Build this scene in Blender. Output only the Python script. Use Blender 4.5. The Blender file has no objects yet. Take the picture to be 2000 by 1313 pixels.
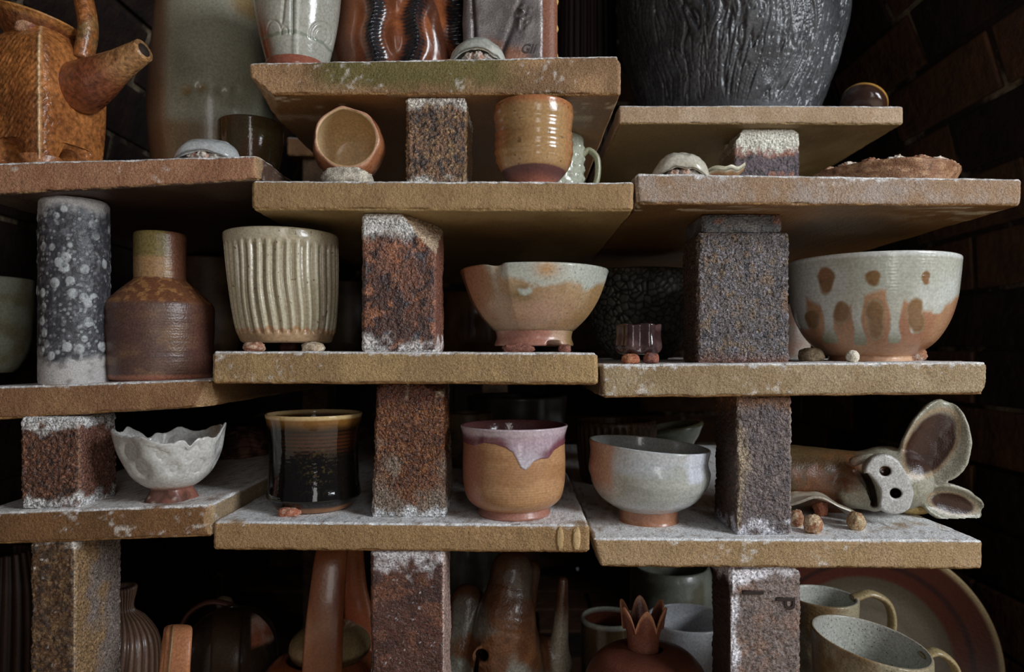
import bpy, math, random
import numpy as np
from mathutils import Vector, Matrix, Euler

random.seed(7)
F = 1400.0            # focal length in pixels of the 2000 px wide frame
VX, VY = 1010.0, 690.0
CZ = 0.54             # eye height above the kiln floor
C = bpy.context.scene.collection
SC = bpy.context.scene

# ------------------------------------------------------------------ camera
cam_d = bpy.data.cameras.new('camera'); cam = bpy.data.objects.new('camera', cam_d); C.objects.link(cam)
cam.location = (0, 0, CZ); cam.rotation_euler = (math.radians(90), 0, 0)
cam_d.sensor_width = 36.0; cam_d.lens = 36.0 * F / 2000.0
cam_d.shift_x = -(VX - 1000.0) / 2000.0
cam_d.shift_y = (VY - 656.5) / 2000.0
cam_d.clip_start = 0.01
cam_d.dof.use_dof = True; cam_d.dof.focus_distance = 0.585; cam_d.dof.aperture_fstop = 7.1
SC.camera = cam

# ------------------------------------------------------------------ world and lamps
SC.view_settings.view_transform = 'Standard'; SC.view_settings.look = 'None'
SC.view_settings.gamma = 1.0; SC.view_settings.use_curve_mapping = False
SC.view_settings.exposure = -0.10
W = bpy.data.worlds.new('world'); SC.world = W; W.use_nodes = True
W.node_tree.nodes['Background'].inputs[0].default_value = (0.80, 0.84, 1.0, 1)
W.node_tree.nodes['Background'].inputs[1].default_value = 0.07

def area(name, loc, target, sx, sy, power, col):
    d = bpy.data.lights.new(name, 'AREA'); d.shape = 'RECTANGLE'; d.size = sx; d.size_y = sy
    d.energy = power; d.color = col
    o = bpy.data.objects.new(name, d); C.objects.link(o); o.location = loc
    o.rotation_euler = (Vector(target) - Vector(loc)).to_track_quat('-Z', 'Y').to_euler()
    return o
area('daylight_from_the_yard', (1.40, -0.35, CZ + 0.62), (0.0, 0.62, CZ - 0.05), 0.50, 0.80, 24.0, (0.90, 0.95, 1.0))
area('doorway_light', (0.42, -1.30, CZ + 0.35), (0.0, 0.6, CZ), 0.30, 1.1, 4.0, (1.0, 0.97, 0.93))

bounce_sun_d = bpy.data.lights.new('sun', 'SUN'); bounce_sun_d.energy = 3.2; bounce_sun_d.angle = 0.01; bounce_sun_d.color = (1.0, 0.95, 0.87)
bounce_sun = bpy.data.objects.new('sun', bounce_sun_d); C.objects.link(bounce_sun)      # added high behind the kiln for yard bounce; the kiln shades the ware
bounce_sun.rotation_euler = Vector((0.12, -0.50, -0.86)).to_track_quat('-Z', 'Y').to_euler(); bounce_sun.location = (0, 3, 4)

# ------------------------------------------------------------------ numeric helpers
def lin(h, g=1.0):
    h = h.lstrip('#'); v = np.array([int(h[i:i+2], 16) / 255.0 for i in (0, 2, 4)])
    v = np.where(v <= 0.04045, v / 12.92, ((v + 0.055) / 1.055) ** 2.4) * g
    return np.clip(v, 0, 0.9)
GAIN = 1.9
def K(h, g=GAIN):
    v = lin(h, g); return v * 0.90 + 0.10 * float(v @ np.array([.3, .59, .11]))
def ss(a, b, x):
    t = np.clip((x - a) / (b - a), 0, 1); return t * t * (3 - 2 * t)
def mixc(a, b, m):
    m = np.asarray(m)[..., None]; return a * (1 - m) + b * m
def _h(x, y, z, s):
    h = (x * np.uint32(374761393) + y * np.uint32(668265263) + z * np.uint32(2246822519) + np.uint32((s * 3266489917) & 0xffffffff))
    h = (h ^ (h >> np.uint32(13))) * np.uint32(1274126177); h = (h ^ (h >> np.uint32(16))) * np.uint32(2654435761)
    return ((h ^ (h >> np.uint32(15))) & np.uint32(0xffffff)).astype(np.float64) / float(0xffffff)
def vn(P, s=0):
    Pf = np.floor(P); f = P - Pf; f = f * f * (3 - 2 * f); i = Pf.astype(np.int64).astype(np.uint32)
    x, y, z = i[:, 0], i[:, 1], i[:, 2]; o = np.uint32(1); r = 0
    for a in (0, 1):
        for b in (0, 1):
            for c in (0, 1):
                w = (f[:, 0] if a else 1 - f[:, 0]) * (f[:, 1] if b else 1 - f[:, 1]) * (f[:, 2] if c else 1 - f[:, 2])
                r = r + w * _h(x + np.uint32(a), y + np.uint32(b), z + np.uint32(c), s)
    return r * 2 - 1
def nz(P, scale, s=0, octv=3, st=(1, 1, 1)):
    P = P * np.array(st) * scale + 31.7; r = np.zeros(len(P)); a = 1.0; t = 0
    for k in range(octv):
        r += a * vn(P, s + k * 17); t += a; a *= 0.5; P = P * 2.03 + 5.1
    return r / t * 1.35
def vor(P, scale, s=0):
    P = P * scale + 17.3; Pf = np.floor(P); best = np.full(len(P), 9.0); sec = best.copy(); cid = np.zeros(len(P))
    for a in (-1, 0, 1):
        for b in (-1, 0, 1):
            for c in (-1, 0, 1):
                q = Pf + np.array([a, b, c]); i = q.astype(np.int64).astype(np.uint32)
                h1 = _h(i[:, 0], i[:, 1], i[:, 2], s); h2 = _h(i[:, 0], i[:, 1], i[:, 2], s + 1); h3 = _h(i[:, 0], i[:, 1], i[:, 2], s + 2)
                d = np.sqrt(((q + np.stack([h1, h2, h3], 1) - P) ** 2).sum(1))
                m = d < best; sec = np.where(m, best, np.minimum(sec, d)); cid = np.where(m, h1, cid); best = np.where(m, d, best)
    return best, sec, cid

# ------------------------------------------------------------------ objects and tags
def tag(o, label=None, cat=None, group=None, kind=None):
    if label: o['label'] = label
    if cat: o['category'] = cat
    if group: o['group'] = group
    if kind: o['kind'] = kind
    return o
def empty(name, label, cat, loc, group=None, rot=(0, 0, 0)):
    o = bpy.data.objects.new(name, None); C.objects.link(o); o.location = loc; o.rotation_euler = rot
    o.empty_display_size = 0.01
    return tag(o, label, cat, group)
def mesh_obj(name, V, faces, mat, parent=None, rgba=None, smooth=True, loc=None):
    me = bpy.data.meshes.new(name); V = np.asarray(V, dtype=np.float64)
    if isinstance(faces, np.ndarray):
        n = faces.shape[1]; nf = len(faces)
        me.vertices.add(len(V)); me.vertices.foreach_set('co', V.astype(np.float32).ravel())
        me.loops.add(nf * n); me.loops.foreach_set('vertex_index', faces.astype(np.int32).ravel())
        me.polygons.add(nf); me.polygons.foreach_set('loop_start', np.arange(0, nf * n, n, dtype=np.int32))
        me.update(calc_edges=True); me.validate()
    else:
        me.from_pydata(V.tolist(), [], faces); me.validate()
    if smooth: me.polygons.foreach_set('use_smooth', np.ones(len(me.polygons), dtype=bool))
    if rgba is not None:
        a = me.color_attributes.new('Col', 'FLOAT_COLOR', 'POINT')
        a.data.foreach_set('color', np.asarray(rgba, dtype=np.float32).ravel())
    if mat: me.materials.append(mat)
    o = bpy.data.objects.new(name, me); C.objects.link(o)
    if parent: o.parent = parent
    if loc is not None: o.location = loc
    return o
def rgba(c, r, n=None):
    c = np.asarray(c); n = n or len(c)
    if c.ndim == 1: c = np.tile(c, (n, 1))
    return np.concatenate([np.clip(c, 0.003, 0.9), np.broadcast_to(np.asarray(r, dtype=float), (n,))[:, None]], 1)

def mk(name, grain=0.18, gscale=900, bump=((700, 0.25),), bd=0.6, spec=0.5, coat=0.0, metal=0.0, speck=None):
    m = bpy.data.materials.new(name); m.use_nodes = True; nt = m.node_tree; N = nt.nodes; L = nt.links
    b = N['Principled BSDF']; at = N.new('ShaderNodeAttribute'); at.attribute_name = 'Col'
    tc = N.new('ShaderNodeTexCoord')
    n1 = N.new('ShaderNodeTexNoise'); n1.inputs['Scale'].default_value = gscale; n1.inputs['Detail'].default_value = 3
    L.new(tc.outputs['Object'], n1.inputs['Vector'])
    mr = N.new('ShaderNodeMapRange'); mr.inputs[1].default_value = 0.3; mr.inputs[2].default_value = 0.7
    mr.inputs[3].default_value = 1 - grain * 1.6; mr.inputs[4].default_value = 1 + grain * 1.6
    L.new(n1.outputs['Fac'], mr.inputs[0])
    mul = N.new('ShaderNodeVectorMath'); mul.operation = 'SCALE'
    L.new(at.outputs['Color'], mul.inputs[0]); L.new(mr.outputs[0], mul.inputs['Scale'])
    src = mul.outputs[0]
    if speck:
        sc, th, colr = speck
        v = N.new('ShaderNodeTexVoronoi'); v.inputs['Scale'].default_value = sc; L.new(tc.outputs['Object'], v.inputs['Vector'])
        lt = N.new('ShaderNodeMath'); lt.operation = 'LESS_THAN'; lt.inputs[1].default_value = th; L.new(v.outputs['Distance'], lt.inputs[0])
        mx = N.new('ShaderNodeMix'); mx.data_type = 'RGBA'; L.new(lt.outputs[0], mx.inputs['Factor'])
        L.new(src, mx.inputs[6]); mx.inputs[7].default_value = (*colr, 1); src = mx.outputs[2]
    L.new(src, b.inputs['Base Color']); L.new(at.outputs['Alpha'], b.inputs['Roughness'])
    b.inputs['Specular IOR Level'].default_value = spec; b.inputs['Metallic'].default_value = metal
    b.inputs['Coat Weight'].default_value = coat; b.inputs['Coat Roughness'].default_value = 0.12
    prev = None
    for (s, st) in bump:
        nn = N.new('ShaderNodeTexNoise'); nn.inputs['Scale'].default_value = s; nn.inputs['Detail'].default_value = 2.5
        L.new(tc.outputs['Object'], nn.inputs['Vector'])
        bp = N.new('ShaderNodeBump'); bp.inputs['Strength'].default_value = st; bp.inputs['Distance'].default_value = bd / s
        L.new(nn.outputs['Fac'], bp.inputs['Height'])
        if prev: L.new(prev, bp.inputs['Normal'])
        prev = bp.outputs[0]
    if prev: L.new(prev, b.inputs['Normal'])
    return m

def at(px, py, Y): return np.array([(px - VX) * Y / F, Y, CZ + (VY - py) * Y / F])

# ------------------------------------------------------------------ rounded grid box
def grid_axis(h, step, r):
    n = max(4, int(round(2 * h / step))); g = np.linspace(-h, h, n + 1)
    e = h - r * np.array([0.0, 0.12, 0.3, 0.55, 0.8, 1.0])
    g = np.unique(np.round(np.concatenate([g[np.abs(g) < h - r], e, -e]), 7)); return g
def box_grid(gx, gy, gz):
    Vs = []; Fs = []; off = 0
    def add(a, b, fn, flip):
        nonlocal off
        A, B = np.meshgrid(a, b, indexing='ij'); Vs.append(fn(A, B).reshape(-1, 3)); na, nb = len(a), len(b)
        i = np.arange(na - 1)[:, None] * nb + np.arange(nb - 1)[None, :]; i = i.ravel() + off
        q = np.stack([i, i + nb, i + nb + 1, i + 1], 1); Fs.append(q[:, ::-1] if flip else q); off += na * nb
    st = lambda *t: np.stack(t, -1)
    for s in (-1, 1):
        hx, hy, hz = gx[-1] * s, gy[-1] * s, gz[-1] * s
        add(gy, gz, lambda A, B: st(np.full_like(A, hx), A, B), s < 0)
        add(gx, gz, lambda A, B: st(A, np.full_like(A, hy), B), s > 0)
        add(gx, gy, lambda A, B: st(A, B, np.full_like(A, hz)), s < 0)
    V = np.concatenate(Vs); Fc = np.concatenate(Fs)
    _, idx, inv = np.unique(np.round(V * 1e6).astype(np.int64), axis=0, return_index=True, return_inverse=True)
    return V[idx], inv.reshape(-1)[Fc]
def round_box(gx, gy, gz, r):
    V, Fc = box_grid(gx, gy, gz); h = np.array([gx[-1], gy[-1], gz[-1]]) - r
    inn = np.clip(V, -h, h); d = V - inn; ln = np.linalg.norm(d, axis=1, keepdims=True); n = d / np.maximum(ln, 1e-9)
    return inn + n * r, n, Fc
def cut_chips(P, chips, rough=0.0006, seed=3):
    hit = np.zeros(len(P))
    for c, n in chips:
        n = np.array(n, float); n /= np.linalg.norm(n)
        d = (P - np.array(c)) @ n + nz(P, 140, seed, 3) * rough * 2.5 + nz(P, 600, seed + 1, 2) * rough
        m = d > 0; P[m] -= n * d[m][:, None]; hit = np.maximum(hit, m.astype(float))
    return P, hit

# ------------------------------------------------------------------ kiln shelves
SH = {}
class Shelf: pass
def slab(key, label, TL, TR, BR, BL, Y, depth, front, under, wash=0.3, washc='c2bdc0', side=None, chips=(), dY=0.0,
         stain=None, spots=0.0, uspots=0.0, seed=1, topc='b6b3b0', mottle=0.5, ur=0.4, grain=0.2):
    hw = (TR[0] - TL[0]) * Y / F / 2; hd = depth / 2; ht = ((BL[1] - TL[1]) + (BR[1] - TR[1])) / 2 * Y / F / 2
    gx = grid_axis(hw, 0.0014, 0.0035); gz = grid_axis(ht, 0.0014, 0.0035)
    t = np.linspace(0, 1, 46); gy = -hd + 2 * hd * (0.18 * t + 0.82 * t ** 2.2)
    gy = np.unique(np.round(np.concatenate([gy, -hd + 0.0035 * np.array([0.12, .3, .55, .8, 1]), hd - 0.0035 * np.array([0, .3, .6, 1])]), 7))
    P, n, Fc = round_box(gx, gy, gz, 0.0032)
    e = 1 - np.abs(n).max(1)
    sd = np.array([seed * 7.31, seed * 3.17, seed * 1.7])
    Q = P + sd
    wear = np.maximum(0, nz(Q, 90, seed, 3) - 0.0) * 0.0030 * np.clip(e * 3.2, 0, 1) + np.maximum(0, nz(Q, 300, seed + 4, 2)) * 0.0012 * np.clip(e * 3, 0, 1)
    P = P + n * (nz(Q, 420, seed + 2, 3) * 0.00028 + nz(Q, 45, seed + 3, 2) * 0.0005)[:, None] - n * wear[:, None]
    # chips are given in half-size units
    ch = [((c[0] * hw, c[1] if abs(c[1]) <= hd + .01 else c[1], c[2] * ht), nn) for c, nn in chips]
    P, hit = cut_chips(P, ch, 0.0008, seed)
    # colours
    u = P[:, 0] / hw; v = P[:, 2] / ht; top = ss(0.45, 0.75, n[:, 2]); bot = ss(0.45, 0.75, -n[:, 2])
    f1, f2 = (K(q) * np.array([.97, .93, .97]) for q in front)
    a = nz(Q, 38, seed + 9, 4); b = nz(Q, 160, seed + 10, 3)
    col = mixc(f1, f2, ss(-0.5, 0.6, a * mottle * 1.6 + b * 0.35))
    rough = np.full(len(P), 0.75)
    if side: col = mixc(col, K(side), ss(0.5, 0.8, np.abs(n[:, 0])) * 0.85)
    if stain:
        x0, x1, sc = stain; m = ss(x0, x0 + 0.18, u) * (1 - ss(x1 - 0.3, x1, u)) * ss(-0.9, 0.0, v + nz(Q, 60, seed + 20, 3) * 0.5) * (1 - top)
        col = mixc(col, K(sc), m * 0.8)
    # ash-glazed underside
    uc = mixc(K(under[0]), K(under[1]), ss(-0.4, 0.5, nz(Q, 14, seed + 30, 4, (1, .5, 1)) + 0.25 * nz(Q, 90, seed + 31, 3)))
    col = mixc(col, uc, bot); rough = rough * (1 - bot) + bot * ur
    if uspots > 0:
        m = ss(0.52 - uspots * .42, 0.62 - uspots * .42, nz(Q, 70, seed + 41, 3, (.55, 2.2, 1))) * bot * ss(-hd + .10, -hd, P[:, 1]) * ss(.1, .9, np.abs(u - 0.1))
        col = mixc(col, K('b3a488'), m * 0.8)
    # kiln wash on the top and running over the edge
    wc = mixc(K(washc), K('8b8177'), ss(-0.1, 0.9, nz(Q, 150, seed + 50, 3)))
    tw = ss(-0.75, 0.1, nz(Q, 60, seed + 51, 3) + 0.3)
    col = mixc(col, mixc(K(topc), K('7d7269'), ss(0.0, 0.9, nz(Q, 240, seed + 52, 3))), top * tw)
    lip = ss(1.04 - wash * 0.55, 1.14 - wash * 0.15, v + 0.26 * nz(Q, 60, seed + 53, 3) + 0.34 * nz(Q, 420, seed + 54, 3) - (1 - wash) * .04) * (1 - bot) * (1 - top)
    if wash > 0: col = mixc(col, wc, np.clip(lip, 0, 1) * min(1, wash + .35))
    if spots > 0:
        m = ss(0.64 - spots * .5, 1.05 - spots * .5, nz(Q, 230, seed + 60, 4) * .75 + 0.65 * nz(Q, 26, seed + 61, 2)) * (1 - bot) * (1 - top)
        col = mixc(col, K('aaa39a'), m * 0.75)
    # pits and dark grit on the raw edges
    col = mixc(col, K('2c2015'), ss(0.55, 0.9, nz(Q, 500, seed + 70, 2)) * 0.35 * (1 - top))
    ed = ss(0.10, 0.26, e) * ss(-0.2, 0.4, nz(Q, 220, seed + 71, 2)) * (v < 0)
    col = mixc(col, K('a5824f'), ed * 0.55)
    col = mixc(col, K('8a6f4c'), hit * 0.6)
    # place by the four front corners
    cor = {k: at(p[0], p[1], Y) for k, p in dict(TL=TL, TR=TR, BR=BR, BL=BL).items()}
    U = (P[:, 0] / hw + 1) / 2; Vv = (P[:, 2] / ht + 1) / 2
    Xl = cor['BL'][0] * (1 - Vv) + cor['TL'][0] * Vv; Xr = cor['BR'][0] * (1 - Vv) + cor['TR'][0] * Vv
    Zl = cor['BL'][2] * (1 - Vv) + cor['TL'][2] * Vv; Zr = cor['BR'][2] * (1 - Vv) + cor['TR'][2] * Vv
    Wd = np.stack([Xl * (1 - U) + Xr * U, Y + hd + P[:, 1] + dY * U, Zl * (1 - U) + Zr * U], 1)
    org = np.array([(cor['BL'][0] + cor['BR'][0]) / 2, Y + hd, (cor['BL'][2] + cor['BR'][2]) / 2])
    m = mk('kiln_shelf_%s' % key, grain=grain * 1.15, gscale=800, bump=((1100, 0.9), (420, 0.6)), spec=0.45)
    o = mesh_obj('kiln_shelf', Wd - org, Fc, m, rgba=rgba(col, rough), loc=org)
    tag(o, label, 'kiln shelf', 'kiln shelves of the stack')
    s = Shelf(); s.c = cor; s.Y = Y; s.d = depth; s.obj = o
    def lerp(A, B):
        return lambda X: A[2] + (B[2] - A[2]) * (X - A[0]) / (B[0] - A[0])
    s.top = lerp(cor['TL'], cor['TR']); s.bot = lerp(cor['BL'], cor['BR'])
    SH[key] = s
    return o
class Floor:
    top = staticmethod(lambda X: 0.0)
SH['F'] = Floor()

# ------------------------------------------------------------------ brick posts
def post(label, x0, x1, Y, depth, lo, hi, cfn, xt=(0, 0), chips=(), pit=0.0007, pscale=330, r=0.003, seed=1, top=None,
         bump=((1100, 1.0), (460, 1.0)), bd=.9, spec=0.9, grain=0.5, name='kiln_brick', cat='brick post', group='brick posts between the shelves', step=0.0011, gap=0):
    X0, X1 = (x0 - VX) * Y / F, (x1 - VX) * Y / F; Xm = (X0 + X1) / 2
    zl = SH[lo].top(Xm) if isinstance(lo, str) else lo
    zh = SH[hi].bot(Xm) if isinstance(hi, str) else hi
    zl -= 0.0002; zh -= gap
    hw, hd, hh = (X1 - X0) / 2, depth / 2, (zh - zl) / 2
    P, n, Fc = round_box(grid_axis(hw, step, r), grid_axis(hd, step * 2, r), grid_axis(hh, step, r), r)
    Q = P + np.array([seed * 5.3, seed * 2.9, seed * 4.1]); e = 1 - np.abs(n).max(1)
    side = 1 - ss(.5, .8, np.abs(n[:, 2]))
    d1, d2, cid = vor(Q, pscale, seed)
    P = P + n * ((nz(Q, pscale * 1.3, seed, 3) * pit - np.maximum(0, 0.42 - d1) * pit * 2.5 + nz(Q, 45, seed + 1, 2) * 0.0008) * side * np.clip(1.1 - e * 2.6, .25, 1))[:, None]
    P = P - n * (np.maximum(0, nz(Q, 120, seed + 2, 3) + .1) * 0.0025 * np.clip(e * 3, 0, 1) * side)[:, None]
    ch = [((c[0] * hw, c[1] * hd, c[2] * hh), nn) for c, nn in chips]
    P, hit = cut_chips(P, ch, 0.0007, seed)
    S = Shelf(); S.P = P; S.Q = Q; S.u = P[:, 0] / hw; S.v = P[:, 2] / hh; S.n = n; S.hit = hit; S.e = e; S.side = ss(.5, .8, np.abs(n[:, 0])); S.left = ss(.5, .8, -n[:, 0]); S.right = ss(.5, .8, n[:, 0]); S.pit = ss(.5, .05, d1)
    col, rough = cfn(S)
    t = (P[:, 2] / hh + 1) / 2; P = P.copy(); P[:, 0] += (xt[0] * (1 - U01(P, hw)) + xt[1] * U01(P, hw)) * t * Y / F
    o = mesh_obj(name, P + np.array([0, 0, hh]), Fc, mk(name + '_%d' % seed, grain=grain, gscale=650, bump=bump, spec=spec, bd=bd), rgba=rgba(col, rough), loc=(Xm, Y + hd, zl))
    tag(o, label, cat, group)
    o['half'] = 0; del o['half']
    S.hw, S.hd, S.hh, S.o = hw, hd, hh, o
    return S
def U01(P, hw): return np.clip((P[:, 0] / hw + 1) / 2, 0, 1)
def mott(S, cols, scale=60, seed=0, w=(0.0, 0.35)):
    """layers of colour broken up by noise"""
    c = np.tile(K(cols[0]), (len(S.Q), 1))
    for i, h in enumerate(cols[1:]):
        c = mixc(c, K(h), ss(w[0], w[1], nz(S.Q, scale * (1 + .6 * i), seed + i * 5, 4)))
    return c
def crust(S, c, topw, botw, hexc='b9b6b4', seed=40, soft=0.10, am=.25):
    k = nz(S.Q, 110, seed, 4) * am
    m = np.zeros(len(S.v))
    if topw: m = np.maximum(m, ss(1 - topw * 2 - soft, 1 - topw * 2 + soft, S.v + k))
    if botw: m = np.maximum(m, ss(1 - botw * 2 - soft, 1 - botw * 2 + soft, -S.v + k))
    w = mixc(K(hexc), K('6f6660'), ss(.1, .9, nz(S.Q, 260, seed + 1, 3)))
    return mixc(c, w, m), m

# ------------------------------------------------------------------ turned pots
def catmull(pts, n):
    p = np.array(pts, float); p = np.concatenate([[2 * p[0] - p[1]], p, [2 * p[-1] - p[-2]]])
    seg = np.linalg.norm(np.diff(p[1:-1], axis=0), axis=1) + 1e-6; out = []
    for i in range(len(p) - 3):
        k = max(2, int(round(n * seg[i] / seg.sum()))); t = np.linspace(0, 1, k, endpoint=False)[:, None]
        a, b, c, d = p[i:i+4]
        # limit overshoot on tight corners
        m1 = (c - a) * 0.5; m2 = (d - b) * 0.5; L = np.linalg.norm(c - b)
        for mm in (m1, m2):
            ln = np.linalg.norm(mm)
            if ln > L: mm *= L / ln
        out.append((2*t**3-3*t**2+1)*b + (t**3-2*t**2+t)*m1 + (-2*t**3+3*t**2)*c + (t**3-t**2)*m2)
    out.append(p[-2:-1]); return np.concatenate(out)
def revolve(pr, nseg, caps=True):
    m = len(pr); th = np.linspace(0, 2 * np.pi, nseg, endpoint=False)
    R = np.repeat(pr[:, 0], nseg); Z = np.repeat(pr[:, 1], nseg); T = np.tile(th, m)
    i = np.arange(m - 1)[:, None] * nseg + np.arange(nseg)[None]; j = np.arange(m - 1)[:, None] * nseg + (np.arange(nseg)[None] + 1) % nseg
    Fc = np.stack([i, j, j + nseg, i + nseg], -1).reshape(-1, 4)
    return R, Z, T, Fc
class Surf: pass
def turned(name, mat, parent, px, k, zs, prof, wall=9, floor=None, nseg=200, nrow=130, dfn=None, cfn=None, loc=None, closed=False, open_base=False, shear=0.0, solid=False):
    """prof: [(radius px, py)] base -> rim, at scale k metres per px; zs: world z of the base"""
    pr = np.array([(r * k, CZ + (VY - py) * k - zs) for r, py in prof]); pr[0, 1] = max(pr[0, 1], 0) if not open_base else pr[0, 1]
    pr[:, 1] = pr[:, 1] if open_base else np.maximum(pr[:, 1], 0)
    pr = catmull(pr, nrow)
    full = pr; inner = np.zeros(len(pr), bool)
    if not closed:
        w = wall * k; t = np.gradient(pr, axis=0); t /= np.linalg.norm(t, axis=1, keepdims=True) + 1e-9
        nrm = np.stack([t[:, 1], -t[:, 0]], 1); inn = pr - nrm * w
        fz = pr[0, 1] + (floor if floor is not None else wall) * k
        keep = (inn[:, 1] > fz) & (inn[:, 0] > 0.001); inn = inn[keep][::-1]; inn = inn[::2] if len(inn) > 60 else inn
        c = (pr[-1] + inn[0]) / 2; a0 = pr[-1] - c; rr = np.linalg.norm(a0)
        ang = np.linspace(0, np.pi, 8)[1:-1]; up = np.array([-a0[1], a0[0]]); up = up if up[1] > 0 else -up
        rim = np.array([c + a0 * np.cos(q) + up * np.sin(q) * 0.9 for q in ang])
        end = np.array([[inn[-1, 0] * s, fz] for s in (0.9, 0.6, 0.3, 0.0)])
        full = np.concatenate([pr, rim, inn, end]); inner = np.concatenate([np.zeros(len(pr) + 3, bool), np.ones(len(full) - len(pr) - 3, bool)])
    if not open_base:
        b = np.array([[0, full[0, 1]], [full[0, 0] * .5, full[0, 1]]]) ; full = np.concatenate([b, full]); inner = np.concatenate([[False, False], inner])
    R, Z, T, Fc = revolve(full, nseg)
    S = Surf(); S.th = T; S.inner = np.repeat(inner, nseg); S.z = Z.copy(); S.r = R.copy(); S.k = k; S.px = px
    S.py = VY - (Z + zs - CZ) / k; S.P0 = np.stack([R * np.cos(T), R * np.sin(T), Z], 1)
    Yv = k * F + S.P0[:, 1]; S.sx = VX + ((px - VX) * k + S.P0[:, 0]) * F / Yv; S.fy = VY - (Z + zs - CZ) * F / Yv; S.fr = S.P0[:, 1] < 0; S.Q = S.P0 + np.array([px * .013, px * .007, .3])
    dz = 0; dx = 0
    if dfn:
        d = dfn(S); dr = d[0] if isinstance(d, tuple) else d; dz = d[1] if isinstance(d, tuple) else 0
        R = np.maximum(R + dr * k, 0)
    V = np.stack([R * np.cos(T), R * np.sin(T), Z + dz * k], 1); V[:, 0] += shear * Z
    S.P = V
    col, rough = cfn(S)
    return mesh_obj(name, V, Fc, mat, parent, rgba(col, rough, len(V)), loc=loc)
def base_of(px, Y, shelf, lift=0):
    k = Y / F; X = (px - VX) * k; return k, X, SH[shelf].top(X) + lift * k - 0.0002
def pot(name, label, cat, px, Y, shelf, prof, cfn, mat, lift=0, foot=None, fcfn=None, fmat=None, rot=(0, 0, 0), group=None, footname='foot', multi=False, fdfn=None, **kw):
    k, X, zs = base_of(px, Y, shelf, lift)
    if foot or multi:
        root = empty(name, label, cat, (X, Y, zs), group, rot)
        b = turned('body', mat, root, px, k, zs, prof, cfn=cfn, **kw)
        if foot:
            fp = list(foot); f = turned(footname, fmat or mat, root, px, k, zs, fp, wall=10, floor=6, nrow=30, cfn=fcfn or cfn, dfn=fdfn, closed=True)
        return root, k, X, zs
    o = turned(name, mat, None, px, k, zs, prof, cfn=cfn, loc=(X, Y, zs), **kw); o.rotation_euler = rot
    tag(o, label, cat, group); return o, k, X, zs
def flat(h, r, g=GAIN, var=None, scale=60, seed=0, amt=1.0):
    def f(S):
        c = np.tile(K(h, g), (len(S.Q), 1))
        if var: c = mixc(c, K(var, g), ss(-.3, .5, nz(S.Q, scale, seed, 4)) * amt)
        return c, np.full(len(c), r)
    return f

# ------------------------------------------------------------------ straps, tubes, lumps
def tube(name, pts, rad, mat, parent=None, col=('8a6040', 0.4), nseg=20, n=48, side=(0, 1, 0), loc=None, cfn=None, sq=1.0, cap=True):
    """pts world-or-local points; rad [(half width along side, half thickness)] per point"""
    P = catmull(pts, n); m = len(P); rr = np.array(rad, float); t = np.linspace(0, 1, m); tt = np.linspace(0, 1, len(rr))
    a = np.interp(t, tt, rr[:, 0]); b = np.interp(t, tt, rr[:, 1])
    T = np.gradient(P, axis=0); T /= np.linalg.norm(T, axis=1, keepdims=True); sd = np.array(side, float)
    A = sd - (T @ sd)[:, None] * T; A /= np.linalg.norm(A, axis=1, keepdims=True); B = np.cross(T, A)
    th = np.linspace(0, 2 * np.pi, nseg, endpoint=False); c, s = np.cos(th), np.sin(th)
    c = np.sign(c) * np.abs(c) ** sq; s = np.sign(s) * np.abs(s) ** sq
    V = P[:, None] + A[:, None] * (a[:, None] * c)[..., None] + B[:, None] * (b[:, None] * s)[..., None]
    V = V.reshape(-1, 3)
    i = np.arange(m - 1)[:, None] * nseg + np.arange(nseg)[None]; j = np.arange(m - 1)[:, None] * nseg + (np.arange(nseg)[None] + 1) % nseg
    Fc = np.stack([i, j, j + nseg, i + nseg], -1).reshape(-1, 4)
    if cap:
        V = np.concatenate([V, P[:1], P[-1:]]); k0 = m * nseg
        q = np.arange(nseg); q2 = (q + 1) % nseg
        Fl = Fc.tolist() + [[k0, int(y), int(x)] for x, y in zip(q, q2)] + [[k0 + 1, int(x) + (m - 1) * nseg, int(y) + (m - 1) * nseg] for x, y in zip(q, q2)]
    else: Fl = Fc
    S = Surf(); S.P = V; S.Q = V + .37; S.t = np.concatenate([np.repeat(t, nseg), [0, 1]]) if cap else np.repeat(t, nseg)
    if cfn: cc, r = cfn(S)
    else: cc, r = np.tile(K(col[0]), (len(V), 1)), np.full(len(V), col[1])
    return mesh_obj(name, V, Fl, mat, parent, rgba(cc, r, len(V)), loc=loc)
def lump(name, mat, c, r, cfn, parent=None, amp=0.12, scale=2.0, seed=1, n=40, flatb=True, loc=None, power=1.0, rot=None):
    """bumpy clay lump; c centre, r three radii (metres)"""
    th = np.linspace(0, 2 * np.pi, n, endpoint=False); ph = np.linspace(-np.pi / 2, np.pi / 2, n // 2 + 1)
    PH, TH = np.meshgrid(ph, th, indexing='ij'); N3 = np.stack([np.cos(PH) * np.cos(TH), np.cos(PH) * np.sin(TH), np.sin(PH)], -1).reshape(-1, 3)
    N3 = np.sign(N3) * np.abs(N3) ** power
    d = 1 + amp * nz(N3 + seed * 9.1, scale, seed, 3); V = N3 * d[:, None] * np.array(r)
    if flatb: V[:, 2] = np.maximum(V[:, 2], -r[2] * .80)
    if rot is not None: V = V @ np.array(Euler(rot).to_matrix()).T
    V = V + np.array(c); i = np.arange(n // 2)[:, None] * n + np.arange(n)[None]; j = np.arange(n // 2)[:, None] * n + (np.arange(n)[None] + 1) % n
    Fc = np.stack([i, j, j + n, i + n], -1).reshape(-1, 4)
    S = Surf(); S.P = V; S.Q = V + seed * .71; S.N3 = N3; S.d = d
    col, rg = cfn(S)
    return mesh_obj(name, V, Fc, mat, parent, rgba(col, rg, len(V)), loc=loc)

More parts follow.
